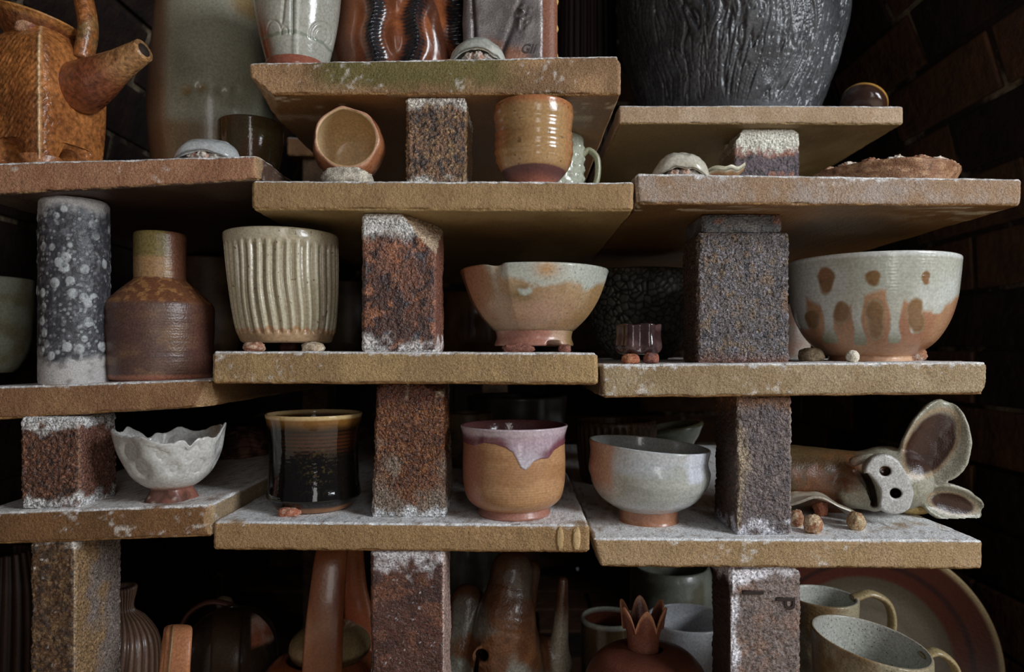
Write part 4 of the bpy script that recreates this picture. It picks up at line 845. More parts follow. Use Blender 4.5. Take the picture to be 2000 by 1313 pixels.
pot('olive_pot', 'low olive pot in shadow behind the fluted planter', 'pot', 682, .90, 'g', [(46, 690), (52, 670), (54, 600), (52, 556)], flat('43351f', .4, var='332416'), mk('olive_shadow', **G_SATIN))

# ------------------------------------------------------------------ shelf h
def ltl(S): a = nz(S.Q, 60, 3, 3); return mixc(np.tile(K('2b1b1a'), (len(a), 1)), K('43302e'), ss(0, .5, a)), np.full(len(a), .14)
def ltl_d(S): return np.where(S.inner, 0, 3.5 * np.cos(S.th * 6 + .4) * ss(692, 680, S.py)), 1.5 * np.cos(S.th * 5) * ss(650, 637, S.py)
pot('shot_cup', 'small dark lilac lobed cup on red wads beside the black pitted brick', 'cup', 1247, .60, 'h', [(30, 693), (39, 689), (42, 676), (40, 655), (41, 637)], ltl, mk('lilac_black', **G_SHINY), lift=17, dfn=ltl_d, wall=6)
wad('round orange wad at the left under the small lobed cup', 1232, 0, 34, 17, .584, 'h', wcol('85492f', '93603f'), 47)
wad('orange wad at the right under the small lobed cup', 1272, 0, 30, 19, .582, 'h', wcol('74432f', '5d4040'), 48)
def crk(S):
    d, d2, ci = vor(S.Q, 135, 3); g = ss(.02, .16, d2 - d); c = mixc(np.tile(K('14110f'), (len(d), 1)), mixc(np.tile(K('3a372f'), (len(d), 1)), K('4c4a44'), ci), g); return mixc(c, K('3a3018'), ss(548, 540, S.py) * .5), np.full(len(d), .4)
def crk_d(S): d, d2, ci = vor(S.Q, 135, 3); return np.where(S.inner, 0, ss(.0, .25, d2 - d) * 3.0 - 2)
pot('crackled_bowl', 'charcoal bowl with a crackled scaly glaze behind the small lobed cup', 'bowl', 1250, .82, 'h', [(50, 702), (62, 694), (88, 655), (102, 605), (106, 537)], crk, mk('crackle_glaze', **G_SATIN), dfn=crk_d, nseg=420, nrow=150)
DR = [(1572, 640, 13), (1620, 668, 16), (1680, 672, 15), (1741, 668, 14), (1786, 648, 12), (1830, 610, 10)]
def dbowl(S):
    a = nz(S.Q, 25, 3, 4); gl = np.full(len(a), 0.0); edge = 585 + 22 * np.sin(S.sx * .035 + 1) + 12 * a; gl = ss(edge + 6, edge - 6, S.fy)
    for x, yb, w in DR:
        xx = x + 7 * nz(S.Q, 40, 19, 2) + (S.fy - yb) * (1699 - x) * .0016; ww = w * (1.25 - .65 * ss(555, 630, S.fy) + .35 * np.exp(-((S.fy - yb + 8) / 12) ** 2)); gl = np.maximum(gl, ss(ww + 2, ww - 3, np.abs(S.sx - xx)) * ss(yb + 6, yb, S.fy))
    gl = np.maximum(gl, ~S.fr * ss(640, 620, S.py)); hole = np.zeros(len(a))
    for x, y, w, h in ((1612, 548, 16, 26), (1703, 540, 18, 16), (1645, 605, 18, 24), (1712, 612, 24, 38), (1786, 608, 16, 34), (1806, 540, 7, 14), (1590, 620, 12, 18)):
        hole = np.maximum(hole, ss(1.15, .75, np.hypot((S.sx - x - 8 * nz(S.Q, 60, 15, 3)) / w, (S.fy - y) / h * (1 + .25 * np.sign(y - S.fy))) + .35 * nz(S.Q, 45, 5, 3)))
    hole *= S.fr; c = mixc(np.tile(K('7d5338'), (len(a), 1)), K('8a6546'), ss(-.2, .4, a)); brown = mixc(np.tile(K('5f4422'), (len(a), 1)), K('6b452a'), ss(0, .3, nz(S.Q, 40, 9))); gc = mixc(np.tile(K('8c8c80'), (len(a), 1)), K('9c9e98'), ss(-.2, .4, nz(S.Q, 20, 8)))
    gc = mixc(gc, K('626244'), ss(640, 672, S.fy) * .8); c = mixc(c, gc, gl * (1 - hole * .95)); c = mixc(c, brown, hole * .85); c = mixc(c, K('6f7058'), ss(.25, .5, hole) * ss(.85, .5, hole) * .5); c = mixc(c, K('8f8f84'), S.inner); c = mixc(c, K('a8aaa6'), ss(522, 516, S.py)); return c, np.where(gl > .5, .16, .3)
pot('drip_bowl', 'large pale bowl with greenish drips over orange clay, right side', 'bowl', 1699, .655, 'h', [(70, 697), (82, 692), (112, 668), (134, 632), (147, 590), (152, 550), (155, 514)], dbowl, mk('drip_glaze', grain=.1, gscale=400, bump=((260, .12),), spec=.55, coat=.3), foot=[(76, 708), (77, 705), (74, 698), (78, 690)], fcfn=lambda S: (mixc(np.tile(K('7d5238'), (len(S.th), 1)), K('a3805f'), ss(-.2, .4, nz(S.Q, 50, 3))), np.full(len(S.th), .5)), dfn=lambda S: np.where(S.inner, 0, .06 * np.sin(S.py * 1.1)), nseg=420, nrow=240, wall=7)
wad('white round bead of clay in front of the drip-glazed bowl', 1665, 0, 25, 22, .578, 'h', wcol('b3aa98', 'a39784'), 50, group=None, name='clay_bead', cat='clay bead', power=1, amp=.05)
wad('brown wad beside the right of the drip bowl foot', 1786, 0, 40, 26, .64, 'h', wcol('7d5236', '94867a'), 51)
wad('greyish wad beside the left of the drip bowl foot', 1584, 0, 46, 24, .64, 'h', wcol('6a5a44', '54432f'), 52)
pot('cream_jar', 'pale jar peeking out between the black pitted brick and the drip bowl', 'jar', 1528, .80, 'h', [(44, 700), (50, 690), (52, 650), (48, 600)], flat('8a7f72', .35, var='8a6a5a'), mk('cream_jar', **G_SHINY))

# ------------------------------------------------------------------ shelf i
def pinch(S):
    a = nz(S.Q, 25, 3, 4); c = mixc(np.tile(K('8d8c88'), (len(a), 1)), K('a09f9b'), ss(-.3, .4, a)); c = mixc(c, K('9a7a52'), ss(.35, .6, nz(S.Q, 30, 7, 3)) * .6 * ss(395, 425, S.sx)); c = mixc(c, K('8a5c40'), ss(940, 950, S.py) * .8); return c, np.full(len(a), .2)
def pinch_d(S):
    d = np.zeros(len(S.th)); out = ~S.inner
    for i in range(14):
        for y, r0 in ((872, 16), (905, 14)):
            t = i * 2 * np.pi / 14 + (y > 880) * .22 + .3 * math.sin(i * 2.3); dth = ((S.th - t + np.pi) % (2 * np.pi) - np.pi) * S.r / S.k; d -= 9 * np.exp(-((dth / r0) ** 2 + ((S.py - y) / r0) ** 2)) * out
    w = ss(900, 850, S.py); dz = w * (6 * np.sin(S.th * 2 + .5) + 4 * np.sin(S.th * 7 + 1) - 14 * np.exp(-((S.sx - 372) / 10) ** 2) * S.fr - 10 * np.exp(-((S.sx - 290) / 12) ** 2) * ~S.fr + 5 * nz(S.Q, 120, 71, 3) + 9 * np.exp(-((((S.th - .15) + np.pi) % (2 * np.pi) - np.pi) / .25) ** 2) + 5 * np.exp(-((np.abs(S.th) - np.pi + .15) / .15) ** 2)); return d + w * 3 * np.sin(S.th * 5 + 2), dz
def pfoot(S): a = nz(S.Q, 70, 3, 4); return mixc(mixc(np.tile(K('74483a'), (len(a), 1)), K('50332a'), ss(-.2, .3, a)), K('a99a8a'), ss(.3, .6, nz(S.Q, 90, 4)) * .7), np.full(len(a), .4)
pot('pinched_bowl', 'small white bowl pinched with dimples, torn rim and rusty foot', 'bowl', 335, .582, 'i', [(34, 952), (50, 944), (76, 920), (93, 885), (101, 848)], pinch, mk('white_gloss', **G_SHINY), foot=[(46, 981), (47, 978), (42, 965), (36, 952), (42, 944)], fcfn=pfoot, dfn=pinch_d, fdfn=lambda S: 3 * np.sin(S.th * 5) + nz(S.Q, 90, 2) * 2, nseg=320, nrow=160, wall=6)
def nest(S): a = nz(S.Q, 140, 3, 3, (1, 1, .3)); return mixc(np.tile(K('2a1710'), (len(a), 1)), K('553526'), ss(-.1, .4, a)), np.full(len(a), .6)
pot('rough_basket', 'dark brown rough woven-looking vessel in shadow right of the pinched bowl', 'vessel', 462, .84, 'i', [(50, 935), (60, 920), (66, 880), (58, 845), (50, 838)], nest, mk('nest_clay', **CLAY), dfn=lambda S: np.where(S.inner, 0, 5 * nz(S.Q, 90, 6, 3, (.6, .6, 2.4)) + 2 * np.sin(S.py * .7 + 3 * np.sin(S.th * 5))))

# ------------------------------------------------------------------ shelf j
def tenm(S):
    a = nz(S.Q, 25, 3, 3); c = mixc(np.tile(K('0f0c0a', 1.4), (len(a), 1)), K('3a1c0a', 1.4), ss(.2, 1, np.exp(-((S.py - 855) / 28) ** 2) * (.75 + .25 * np.sin(S.py * .9)) * ss(500, 590, S.sx))); c = mixc(c, K('6e4814'), ss(836, 814, S.py + 3 * a) * .85); c = mixc(c, K('a38a5c'), ss(816, 811, S.py + 0)); c = mixc(c, K('120a08'), S.inner * ss(811, 822, S.py))
    gsp = np.exp(-(((S.sx - 618) / 30) ** 2 + ((S.fy - 915) / 40) ** 2)) * ss(.05, .9, nz(S.Q, 700, 5, 2)); c = mixc(c, K('5f4e26'), gsp * .4); c = mixc(c, K('7a5230'), ss(974, 982, S.py + 3 * nz(S.Q, 60, 8)) * .8); return c, np.where(S.py > 974, .4, .06)
pot('tenmoku_mug', 'black glossy cup with an amber lip, left of the amber brick', 'cup', 614, .605, 'j', [(64, 992), (70, 988), (76, 980), (89, 966), (89, 958), (86, 940), (84, 900), (84, 870), (87, 835), (92, 809)], tenm, mk('tenmoku', grain=.08, gscale=400, bump=((200, .05),), spec=.5, coat=.12), dfn=lambda S: np.where(S.inner, 0, .012 * np.sin(S.py * .85) * ss(930, 900, S.py)), lift=3, nseg=260, nrow=200, wall=5)
wad('ribbed reddish wad at the front left under the black cup', 566, 0, 42, 16, .573, 'j', wcol('8a5038', 'a5826c'), 53)
def drip_line(S):
    l = np.interp(S.sx, [900, 925, 945, 968, 988, 1002, 1010, 1018, 1026, 1034, 1042, 1056, 1070, 1082, 1094, 1108], [862, 872, 866, 869, 876, 886, 900, 914, 919, 913, 902, 896, 894, 880, 872, 862]) + 2 * nz(S.Q, 120, 31, 2); return np.where(S.fr, l, 855)
def purp(S):
    a = nz(S.Q, 25, 3, 3, (1, 1, 3)); c = mixc(np.tile(K('87603a'), (len(a), 1)), K('946e46'), ss(-.3, .4, a)); c = mixc(c, K('804a3a'), ss(960, 915, S.sx + 10 * a) * .8 * S.fr); c = mixc(c, K('85502e'), .35 * ss(.2, .9, np.sin(S.py * 1.35 + 2 * np.sin(S.th))))
    ang = S.sx - 1004; ln = 864 + 4 * np.sin(ang * .05) + 14 * ss(5, 40, -np.abs(ang - 48) + 52) * 0; ln = drip_line(S); m = ss(ln + 1.5, ln - 1.5, S.fy)
    wine = ss(ln - 24, ln - 8, S.fy) * np.clip(1 - 1.1 * np.exp(-((S.sx - 1024) / 34) ** 4), 0, 1) + .5 * ss(ln - 4, ln - 1, S.fy); g = mixc(np.tile(K('8d7a82'), (len(a), 1)), K('9d979e'), ss(855, 905, S.py + 5 * a)); g = mixc(g, K('55202a'), np.clip(wine, 0, 1) * .9); g = mixc(g, K('9a8a90'), ss(846, 838, S.py)); c = mixc(c, g, m); c = mixc(c, K('4a2220'), S.inner * .95)
    c = mixc(c, K('96604a'), ss(988, 996, S.py) * .7); return c, np.where((m > .5), .14, .34)
def purp_d(S):
    ln = drip_line(S); return np.where(S.inner, 0, ss(ln + 1.5, ln - 2.5, S.fy) * 1.6 + .06 * np.sin(S.py * 1.35 + 2 * np.sin(S.th)) * ss(870, 890, S.py))
pot('drip_cup', 'orange stoneware cup with a lilac drip and wine red rim, right of the amber brick', 'cup', 1004, .588, 'j', [(62, 990), (76, 984), (91, 970), (98, 945), (100, 910), (99, 870), (98, 852), (101, 838), (103, 832)], purp, mk('lilac_drip', grain=.12, gscale=500, bump=((400, .12),), spec=.55, coat=.25), foot=[(69, 1003), (71, 999), (66, 988), (66, 982)], fcfn=lambda S: (np.tile(K('845848'), (len(S.th), 1)), np.full(len(S.th), .4)), dfn=purp_d, nseg=420, nrow=260, wall=5)
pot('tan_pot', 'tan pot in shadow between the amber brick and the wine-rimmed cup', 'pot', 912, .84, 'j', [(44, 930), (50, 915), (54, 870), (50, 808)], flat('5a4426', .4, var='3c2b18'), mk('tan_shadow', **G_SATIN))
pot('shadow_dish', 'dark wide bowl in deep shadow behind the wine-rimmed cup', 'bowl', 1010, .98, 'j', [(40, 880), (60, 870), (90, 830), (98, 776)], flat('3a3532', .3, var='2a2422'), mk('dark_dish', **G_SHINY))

# ------------------------------------------------------------------ shelf k
def chaw(S):
    a = nz(S.Q, 25, 3, 4); c = mixc(np.tile(K('84857e'), (len(a), 1)), K('8f9192'), ss(-.3, .4, nz(S.Q, 20, 4, 3, (1, 1, 2)))); c = mixc(c, K('85604a'), ss(1206, 1190, S.sx + 8 * a) * ss(975, 930, S.py) * S.fr * .85); c = mixc(c, K('a3705a'), ss(1170, 1155, S.sx) * S.fr * .4)
    p = ss(.0, .25, nz(S.Q, 34, 7, 3) + .15 * ss(1290, 1340, S.sx) - .12) * ss(1225, 1290, S.sx) * ss(980, 930, S.py) * S.fr * ~S.inner; c = mixc(c, K('a5a8b4'), p * .7); c = mixc(c, K('6d6e68'), S.inner * .5); c = mixc(c, K('7a5a44'), ss(1003, 1010, S.py)); return c, np.full(len(a), .16)
rt, k, X, zs = pot('tea_bowl', 'grey white tea bowl with an orange blush at left and slanting rim', 'tea bowl', 1267, .612, 'k', [(54, 994), (66, 989), (93, 972), (111, 945), (117, 918), (114, 893), (116, 869)], chaw, mk('grey_white', **G_SHINY), foot=[(57, 1029), (58, 1025), (56, 1010), (58, 986)], fcfn=lambda S: (mixc(np.tile(K('80543a'), (len(S.th), 1)), K('8f684c'), ss(-.2, .3, nz(S.Q, 50, 3))), np.full(len(S.th), .35)),
    dfn=lambda S: (np.where(S.inner, 0, nz(S.Q, 35, 6, 2, (1, 1, 3)) * 1.8), -(S.sx - 1267) * .085 * ss(990, 880, S.py)), nseg=320, nrow=180, wall=5)
def fl2(S): return mixc(np.tile(K('4a3216'), (len(S.th), 1)), K('33220f'), ss(.2, -.5, np.sin(S.th * 34))), np.full(len(S.th), .4)
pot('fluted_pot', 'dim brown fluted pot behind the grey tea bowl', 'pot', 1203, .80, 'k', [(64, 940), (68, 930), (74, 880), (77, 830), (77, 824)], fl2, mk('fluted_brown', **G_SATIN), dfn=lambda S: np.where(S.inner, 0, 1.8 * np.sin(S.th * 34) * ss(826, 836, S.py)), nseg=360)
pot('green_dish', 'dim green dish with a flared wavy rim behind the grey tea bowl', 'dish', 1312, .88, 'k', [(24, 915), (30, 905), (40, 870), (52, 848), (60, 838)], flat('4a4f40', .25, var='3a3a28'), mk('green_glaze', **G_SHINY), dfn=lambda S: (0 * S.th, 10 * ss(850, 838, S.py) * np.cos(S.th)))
# strip of glazed clay on wads
def strip():
    Y = .600; k = Y / F; px = 1612; X = (px - VX) * k; z = SH['k'].top(X)
    n = 70; U, Vv = np.meshgrid(np.linspace(0, 1, n), np.linspace(-1, 1, 26), indexing='ij')
    def s(o):
        x = (-72 + 140 * U) * k; y = Vv * (20 + 16 * np.sin(np.pi * U)) * k + .004 + .012 * (.5 - U); zz = (14 + 36 * np.sin(np.pi * np.clip(U * .80 + .22, 0, 1)) + 3 * np.sin(U * 13) * Vv + 5 * np.abs(Vv) * np.sin(U * 4)) * k + o; return np.stack([x, y, zz], -1)
    A, B = s(.0013), s(-.0013); V = np.concatenate([A.reshape(-1, 3), B.reshape(-1, 3)]); N = n * 26; i = (np.arange(n - 1)[:, None] * 26 + np.arange(25)[None]).ravel(); q = np.stack([i, i + 26, i + 27, i + 1], 1); Fc = [q, q[:, ::-1] + N]
    for a in (np.arange(n) * 26, np.arange(n) * 26 + 25, np.arange(26), np.arange(26) + (n - 1) * 26): Fc.append(np.stack([a[:-1], a[1:], a[1:] + N, a[:-1] + N], 1))
    c = mixc(np.tile(K('8f8878'), (len(V), 1)), K('7d6a50'), ss(0, .4, nz(V, 70, 3))); o = mesh_obj('clay_spoon_rest', V, np.concatenate(Fc), shell_mat, None, rgba(c, .3), loc=(X, Y, z)); tag(o, 'arched pale clay strip bridging three gritty wads in front of the pig', 'clay strip')
strip()
GRIT = wcol('7d5236', 'a58f70')
wad('gritty round wad at the left under the arched clay strip', 1588, 0, 36, 32, .572, 'k', GRIT, 55, power=1)
wad('gritty round wad at the right end of the arched clay strip', 1672, 0, 34, 32, .582, 'k', wcol('94805f', '7a5a3c'), 56, power=1)
wad('orange wad behind the arched clay strip', 1602, 0, 28, 44, .632, 'k', wcol('94583a', '7a4630'), 57, power=.9)
wad('brown wad at the far left of the arched clay strip', 1556, 0, 24, 30, .592, 'k', GRIT, 58)

# ------------------------------------------------------------------ the pig (sculpted clay, px coordinates: x, depth, -py)
def pig():
    Y = .632; k = Y / F
    z0 = SH['k'].top(at(1730, 0, Y)[0]); py0 = VY - (z0 - CZ) / k
    def p(x, py, d=0): return np.array([VX + (x - VX) * (1 + d / F), d, -(VY + (py - VY) * (1 + d / F))], float)
    def ear(P, base, tip, wid, thick, cupd, inset, nx):
        base, tip = np.array(base, float), np.array(tip, float); c = (base + tip) / 2; ax = tip - base; L = np.linalg.norm(ax) / 2; ax /= 2 * L
        f = np.array(nx, float); f -= (f @ ax) * ax; f /= np.linalg.norm(f); s = np.cross(f, ax); R = np.stack([ax, s, f], 1)
        q = (P - c) @ R; t = np.clip(q[:, 0] / L, -1.2, 1.2); w = wid * (1.08 - .20 * t) * np.sqrt(np.clip(1.0 - np.abs(t) ** 2.2, .03, 1))   # leaf outline
        bend = cupd * (w / wid) ** 1.5 * (np.clip(np.abs(q[:, 1]) / w, 0, 1.3)) ** 2; e = np.maximum(np.abs(q[:, 0]) - L * .965, np.abs(q[:, 1]) - w); dd = np.abs(q[:, 2] - bend) - thick
        rim = np.exp(-((np.abs(q[:, 1]) / w - .9) / .16) ** 2) * thick * .55
        return smax(e, dd - rim, 9) - 1.5
    def sdf(P):
        d = sd_cone(P, p(1490, 926, 38), p(1700, 938, 20), 64, 54)
        d = smin(d, sd_cone(P, p(1735, 932, 12), p(1760, 938, -10), 60, 56), 22)
        d = smin(d, sd_cone(P, p(1745, 938, -10), p(1736, 947, -34), 50, 39), 16)
        jaw = sd_cone(P, p(1668, 956, -22), p(1706, 972, -46), 38, 26); d = smin(d, jaw, 10)
        q2 = P.copy(); dep = P[:, 1]; a, b = p(1727, 926, -80), p(1746, 966, -80); aa, bb = a[[0, 2]], b[[0, 2]]; ab = bb - aa; xz = P[:, [0, 2]]; t = np.clip(((xz - aa) @ ab) / (ab @ ab), 0, 1); e2 = np.linalg.norm(xz - aa - t[:, None] * ab, axis=1) - 37
        pd = p(1696, 958, -80); dent = 13 * np.exp(-(((P[:, 0] - pd[0]) / 14) ** 2 + ((P[:, 2] - pd[2]) / 20) ** 2)); e2 = e2 + dent
        d = smin(d, smax(e2, np.abs(dep + 74) - 10, 5), 4)
        d = smin(d, ear(P, p(1786, 936, 8), p(1850, 782, 0), 56, 5, 26, 0, (-.05, -1, .1)), 9)
        d = smin(d, sd_cone(P, p(1762, 900, 8), p(1810, 912, 8), 26, 30) , 14) if False else d
        d = smin(d, ear(P, p(1798, 966, -10), p(1918, 998, -14), 32, 5, 14, 0, (.1, -1, -.1)), 8)
        d = smin(d, sd_cone(P, p(1775, 965, 0), p(1812, 975, -8), 26, 12), 10)
        d = smin(d, sd_ell(P, p(1782, py0 - 17, 26), (38, 26, 15)), 6)
        d = smin(d, sd_cone(P, p(1640, py0 - 34, 40), p(1600, py0 - 22, 40), 34, 20), 10)
        for x, y in ((1729, 920), (1749, 964)): d = smax(d, -sd_cone(P, p(x, y, -100), p(x, y, -52), 10, 9), 3)
        xz = P[:, [0, 2]]; aa, bb = p(1688, 926, -70)[[0, 2]], p(1708, 986, -70)[[0, 2]]; ab = bb - aa; t = np.clip(((xz - aa) @ ab) / (ab @ ab), 0, 1); bow = 6 * np.sin(t * np.pi); e3 = np.linalg.norm(xz - aa - t[:, None] * ab - np.stack([bow, 0 * bow], 1), axis=1) - (4 + 4 * np.sin(t * np.pi)); d = smax(d, -np.maximum(e3, P[:, 1] + 30), 3)
        d = smax(d, -sd_ell(P, p(1788, 974, -34), (4, 9, 4)), 2)
        d = smin(d, sd_cone(P, p(1668, 902, -38), p(1700, 892, -46), 9, 7), 8)
        d = d + 1.2 * nz(P * .001, 60, 4, 2)
        return d
    V, Q = surface_net(sdf, (1440, -100, -py0 + .0), (1990, 112, -750), 2.4)
    V = smooth_mesh(V, Q, 2); S = Surf(); P = V / 1000.; dp = V[:, 1]; x = VX + (V[:, 0] - VX) / (1 + dp / F); py = VY + (-V[:, 2] - VY) / (1 + dp / F); a = nz(P, 25, 3, 4)
    c = mixc(np.tile(K('827f70'), (len(V), 1)), K('6f6c5c'), ss(-.3, .4, a)); c = mixc(c, K('43311b'), ss(1735, 1660, x + 20 * a) * ss(-55, -25, dp)); c = mixc(c, K('553218'), ss(1700, 1640, x) * ss(.0, .5, nz(P, 40, 5, 3) + .2)); c = mixc(c, K('5a4a2c'), ss(1690, 1600, x) * ss(905, 875, py) * .8)
    c = mixc(c, K('5f3318'), np.exp(-(((x - 1668) / 18) ** 2 + ((py - 925) / 26) ** 2)) * .8)
    for (cx, cy, ang, l, w) in ((1818, 866, -57, 68, 42), (1860, 984, 14, 44, 19)):
        t = math.radians(ang); u = ((x - cx) * math.cos(t) + (py - cy) * math.sin(t)) / l; v = (-(x - cx) * math.sin(t) + (py - cy) * math.cos(t)) / w; c = mixc(c, K('2a150b'), ss(1.12, .88, np.hypot(u, v) + .1 * a)); c = mixc(c, K('8a6234'), np.exp(-((np.hypot(u, v) - 1.08) / .08) ** 2) * .4)
    c = mixc(c, K('8c8a86'), ss(-76, -80, dp) * ss(1685, 1695, x)); c = mixc(c, K('3a2010'), np.maximum.reduce([ss(12, 9.5, np.hypot(x - u, py - v)) * ss(-83, -76, dp) for u, v in ((1729, 920), (1749, 964))])); c = mixc(c, K('2a1810'), ss(12, 5, np.abs(x - 1697 - (py - 958) * .35)) * ss(925, 940, py) * ss(990, 980, py) * 0); lt = np.clip(((x - 1688) * 20 + (py - 926) * 60) / 4000., 0, 1); c = mixc(c, K('1f120b'), ss(9, 5, np.hypot(x - 1688 - 20 * lt - 5 * np.sin(lt * np.pi), py - 926 - 60 * lt)) * ss(-24, -34, dp) * ss(-80, -74, dp))  # nostrils and mouth slit darkened in colour for the shade inside them
    c = mixc(c, K('a08a52'), ss(980, 992, py) * ss(1760, 1780, x) * ss(1840, 1815, x) * ss(-20, 0, dp))
    W = np.stack([(V[:, 0] - 1730) * k, V[:, 1] * k, (V[:, 2] + py0) * k], 1); W[:, 2] = np.maximum(W[:, 2], 0)
    o = mesh_obj('pig_figure', W, Q, mk('pig_clay', grain=.2, gscale=700, bump=((700, .4),), spec=.5, coat=.1), None, rgba(c, .34), loc=(at(1730, 0, Y)[0], Y, z0)); tag(o, 'ceramic pig lying with its snout to the viewer and one large ear up', 'pig figure')
pig()

# ================================================================== bottom row, standing on the kiln floor
def fl(px, Y): k = Y / F; return k, (px - VX) * k, VY + CZ / k
def striped(S): return mixc(np.tile(K('4a3428'), (len(S.th), 1)), K('6d5444'), ss(-.2, .6, np.sin(S.th * 30 + 2 * np.sin(S.py * .03)))), np.full(len(S.th), .3)
k, X, pb = fl(238, .70)
pot('ribbed_vase', 'dark brown ribbed vase in shadow at the lower left edge', 'vase', 6, .86, 'F', [(40, VY + CZ * F / .86), (60, 1500), (66, 1300), (60, 1160), (48, 1080)], lambda S: (mixc(np.tile(K('38241a'), (len(S.th), 1)), K('24160f'), ss(-.3, .5, np.sin(S.th * 22 + S.py * .01))), np.full(len(S.th), .5)), mk('ribbed_vase', **G_SATIN), dfn=lambda S: np.where(S.inner, 0, 1.6 * np.sin(S.th * 22 + S.py * .01)), nseg=280)
pot('striped_jar', 'round dark jar combed with brown stripes beside the gritty corner brick', 'jar', 236, .70, 'F', [(30, pb), (45, pb - 6), (64, pb - 80), (72, 1310), (66, 1250), (44, 1212), (22, 1190), (26, 1160), (28, 1150)], striped, mk('striped', **G_SHINY), dfn=lambda S: np.where(S.inner, 0, 1.5 * np.sin(S.th * 30 + 2 * np.sin(S.py * .03))), nseg=300)
# handled pot: peach strap handle seen edge-on
k, X, pb = fl(340, .60)
rt, k, X, zs = pot('handled_pot', 'pot with a broad peach clay strap handle, ridge down its middle, left of centre', 'pot', 340, .60, 'F', [(40, pb), (52, pb - 6), (62, pb - 70), (56, 1420), (48, 1390)], flat('8a5434', .45, var='7a4528'), mk('peach_clay', **G_SATIN), multi=True)
L = lambda x, y, d=0: np.array([(VX - 340 + (x - VX) * (1 + d / F)) * k, d * k, CZ + (VY - y) * (1 + d / F) * k - zs])
pm = mk('peach_strap', grain=.15, gscale=600, bump=((600, .25),))
hd = tube('handle', [L(336, 1400, -46), L(345, 1300, -64), L(350, 1236, -36), L(344, 1234, 20), L(338, 1280, 58), L(330, 1400, 46)], [(28 * k, 6 * k), (26 * k, 7 * k), (23 * k, 8 * k), (23 * k, 8 * k), (26 * k, 6 * k), (28 * k, 6 * k)], pm, rt, ('8f5a36', .4), side=(1, 0, 0), n=90, nseg=28, sq=.8)
tube('ridge', [L(320, 1400, -54), L(331, 1300, -72), L(338, 1230, -42), L(336, 1226, 16)], [(2.2 * k, 2.5 * k)] * 4, pm, hd, ('6e5434', .4), side=(1, 0, 0), n=60, nseg=10)
# dark glossy pot with strap
k, X, pb = fl(452, .72)
def dk(S): a = nz(S.Q, 22, 3, 4); c = mixc(np.tile(K('33261c'), (len(a), 1)), K('241a14'), ss(-.3, .4, a)); m = ss(488, 494, S.sx) * ss(1246, 1238, S.py - (S.sx - 490) * .12 + 4 * a) * ss(1195, 1205, S.py) * S.fr; return mixc(c, mixc(np.tile(K('a08070'), (len(a), 1)), K('8a4f38'), ss(-.1, .3, nz(S.Q, 40, 7))), m), np.full(len(a), .2)
rt, k, X, zs = pot('dark_lidded_pot', 'dark round pot with a red and white patch at its right shoulder', 'pot', 452, .72, 'F', [(40, pb), (54, pb - 6), (84, pb - 60), (92, 1300), (80, 1235), (54, 1203), (30, 1192), (26, 1190)], dk, mk('dark_gloss', **G_SHINY), multi=True, nseg=240)
L = lambda x, y, d=0: np.array([(VX - 452 + (x - VX) * (1 + d / F)) * k, d * k, CZ + (VY - y) * (1 + d / F) * k - zs])
tube('handle', [L(438, 1345, -98), L(440, 1290, -104), L(442, 1228, -70), L(446, 1196, -10), L(448, 1200, 50)], [(27 * k, 7 * k)] * 5, mk('dark_strap', **G_SATIN), rt, ('2e2014', .35), side=(1, 0, 0), n=70, nseg=24, sq=.8)
tube('rim_loop', [L(350, 1232, 20), L(372, 1196, 30), L(412, 1176, 35), L(460, 1186, 40), L(500, 1210, 40)], [(9 * k, 5 * k)] * 5, mk('red_loop', **G_SATIN), rt, ('4a2a1e', .4), side=(0, 1, 0), n=60)
lump('knob', mk('pale_knob', **G_SHINY), L(438, 1178, 55), (18 * k, 16 * k, 14 * k), flat('5a4a38', .2), rt, amp=.08, seed=3)
# teapot with tall strap handle
k, X, pb = fl(645, .66)
def tb(S): a = nz(S.Q, 25, 3, 4); c = mixc(np.tile(K('5a2c17'), (len(a), 1)), K('6b3619'), ss(-.3, .4, a)); return mixc(c, K('8a4c26'), ss(560, 520, S.sx) * .5), np.full(len(a), .28)
rt, k, X, zs = pot('overhead_handle_teapot', 'rust brown teapot with a very tall strap handle and pale lid', 'teapot', 632, .66, 'F', [(60, pb), (80, pb - 8), (124, pb - 90), (136, 1400), (124, 1330), (96, 1292), (74, 1280)], tb, mk('rust_glaze', **G_SHINY), multi=True, nseg=240)
L = lambda x, y, d=0: np.array([(VX - 632 + (x - VX) * (1 + d / F)) * k, d * k, CZ + (VY - y) * (1 + d / F) * k - zs])
def hb(S): a = nz(S.Q, 30, 4, 3, (1, 1, .4)); return mixc(mixc(np.tile(K('5c2c14'), (len(a), 1)), K('73421f'), ss(-.2, .4, a)), K('8a3f20'), ss(.5, .9, S.t) * .5), .3
tube('handle', [L(628, 1345, -104), L(632, 1250, -110), L(640, 1150, -98), L(650, 1070, -70), L(670, 1015, -6), L(686, 1040, 60), L(692, 1130, 92), L(704, 1240, 100), L(704, 1320, 90)], [(36 * k, 9 * k), (34 * k, 9 * k), (31 * k, 9 * k), (28 * k, 9 * k), (24 * k, 9 * k), (22 * k, 8 * k), (24 * k, 8 * k), (34 * k, 8 * k), (40 * k, 8 * k)], mk('rust_strap', **G_SHINY), rt, side=(1, .25, 0), n=130, nseg=28, sq=.85, cfn=hb)
lz = CZ + (VY - 1284) * k
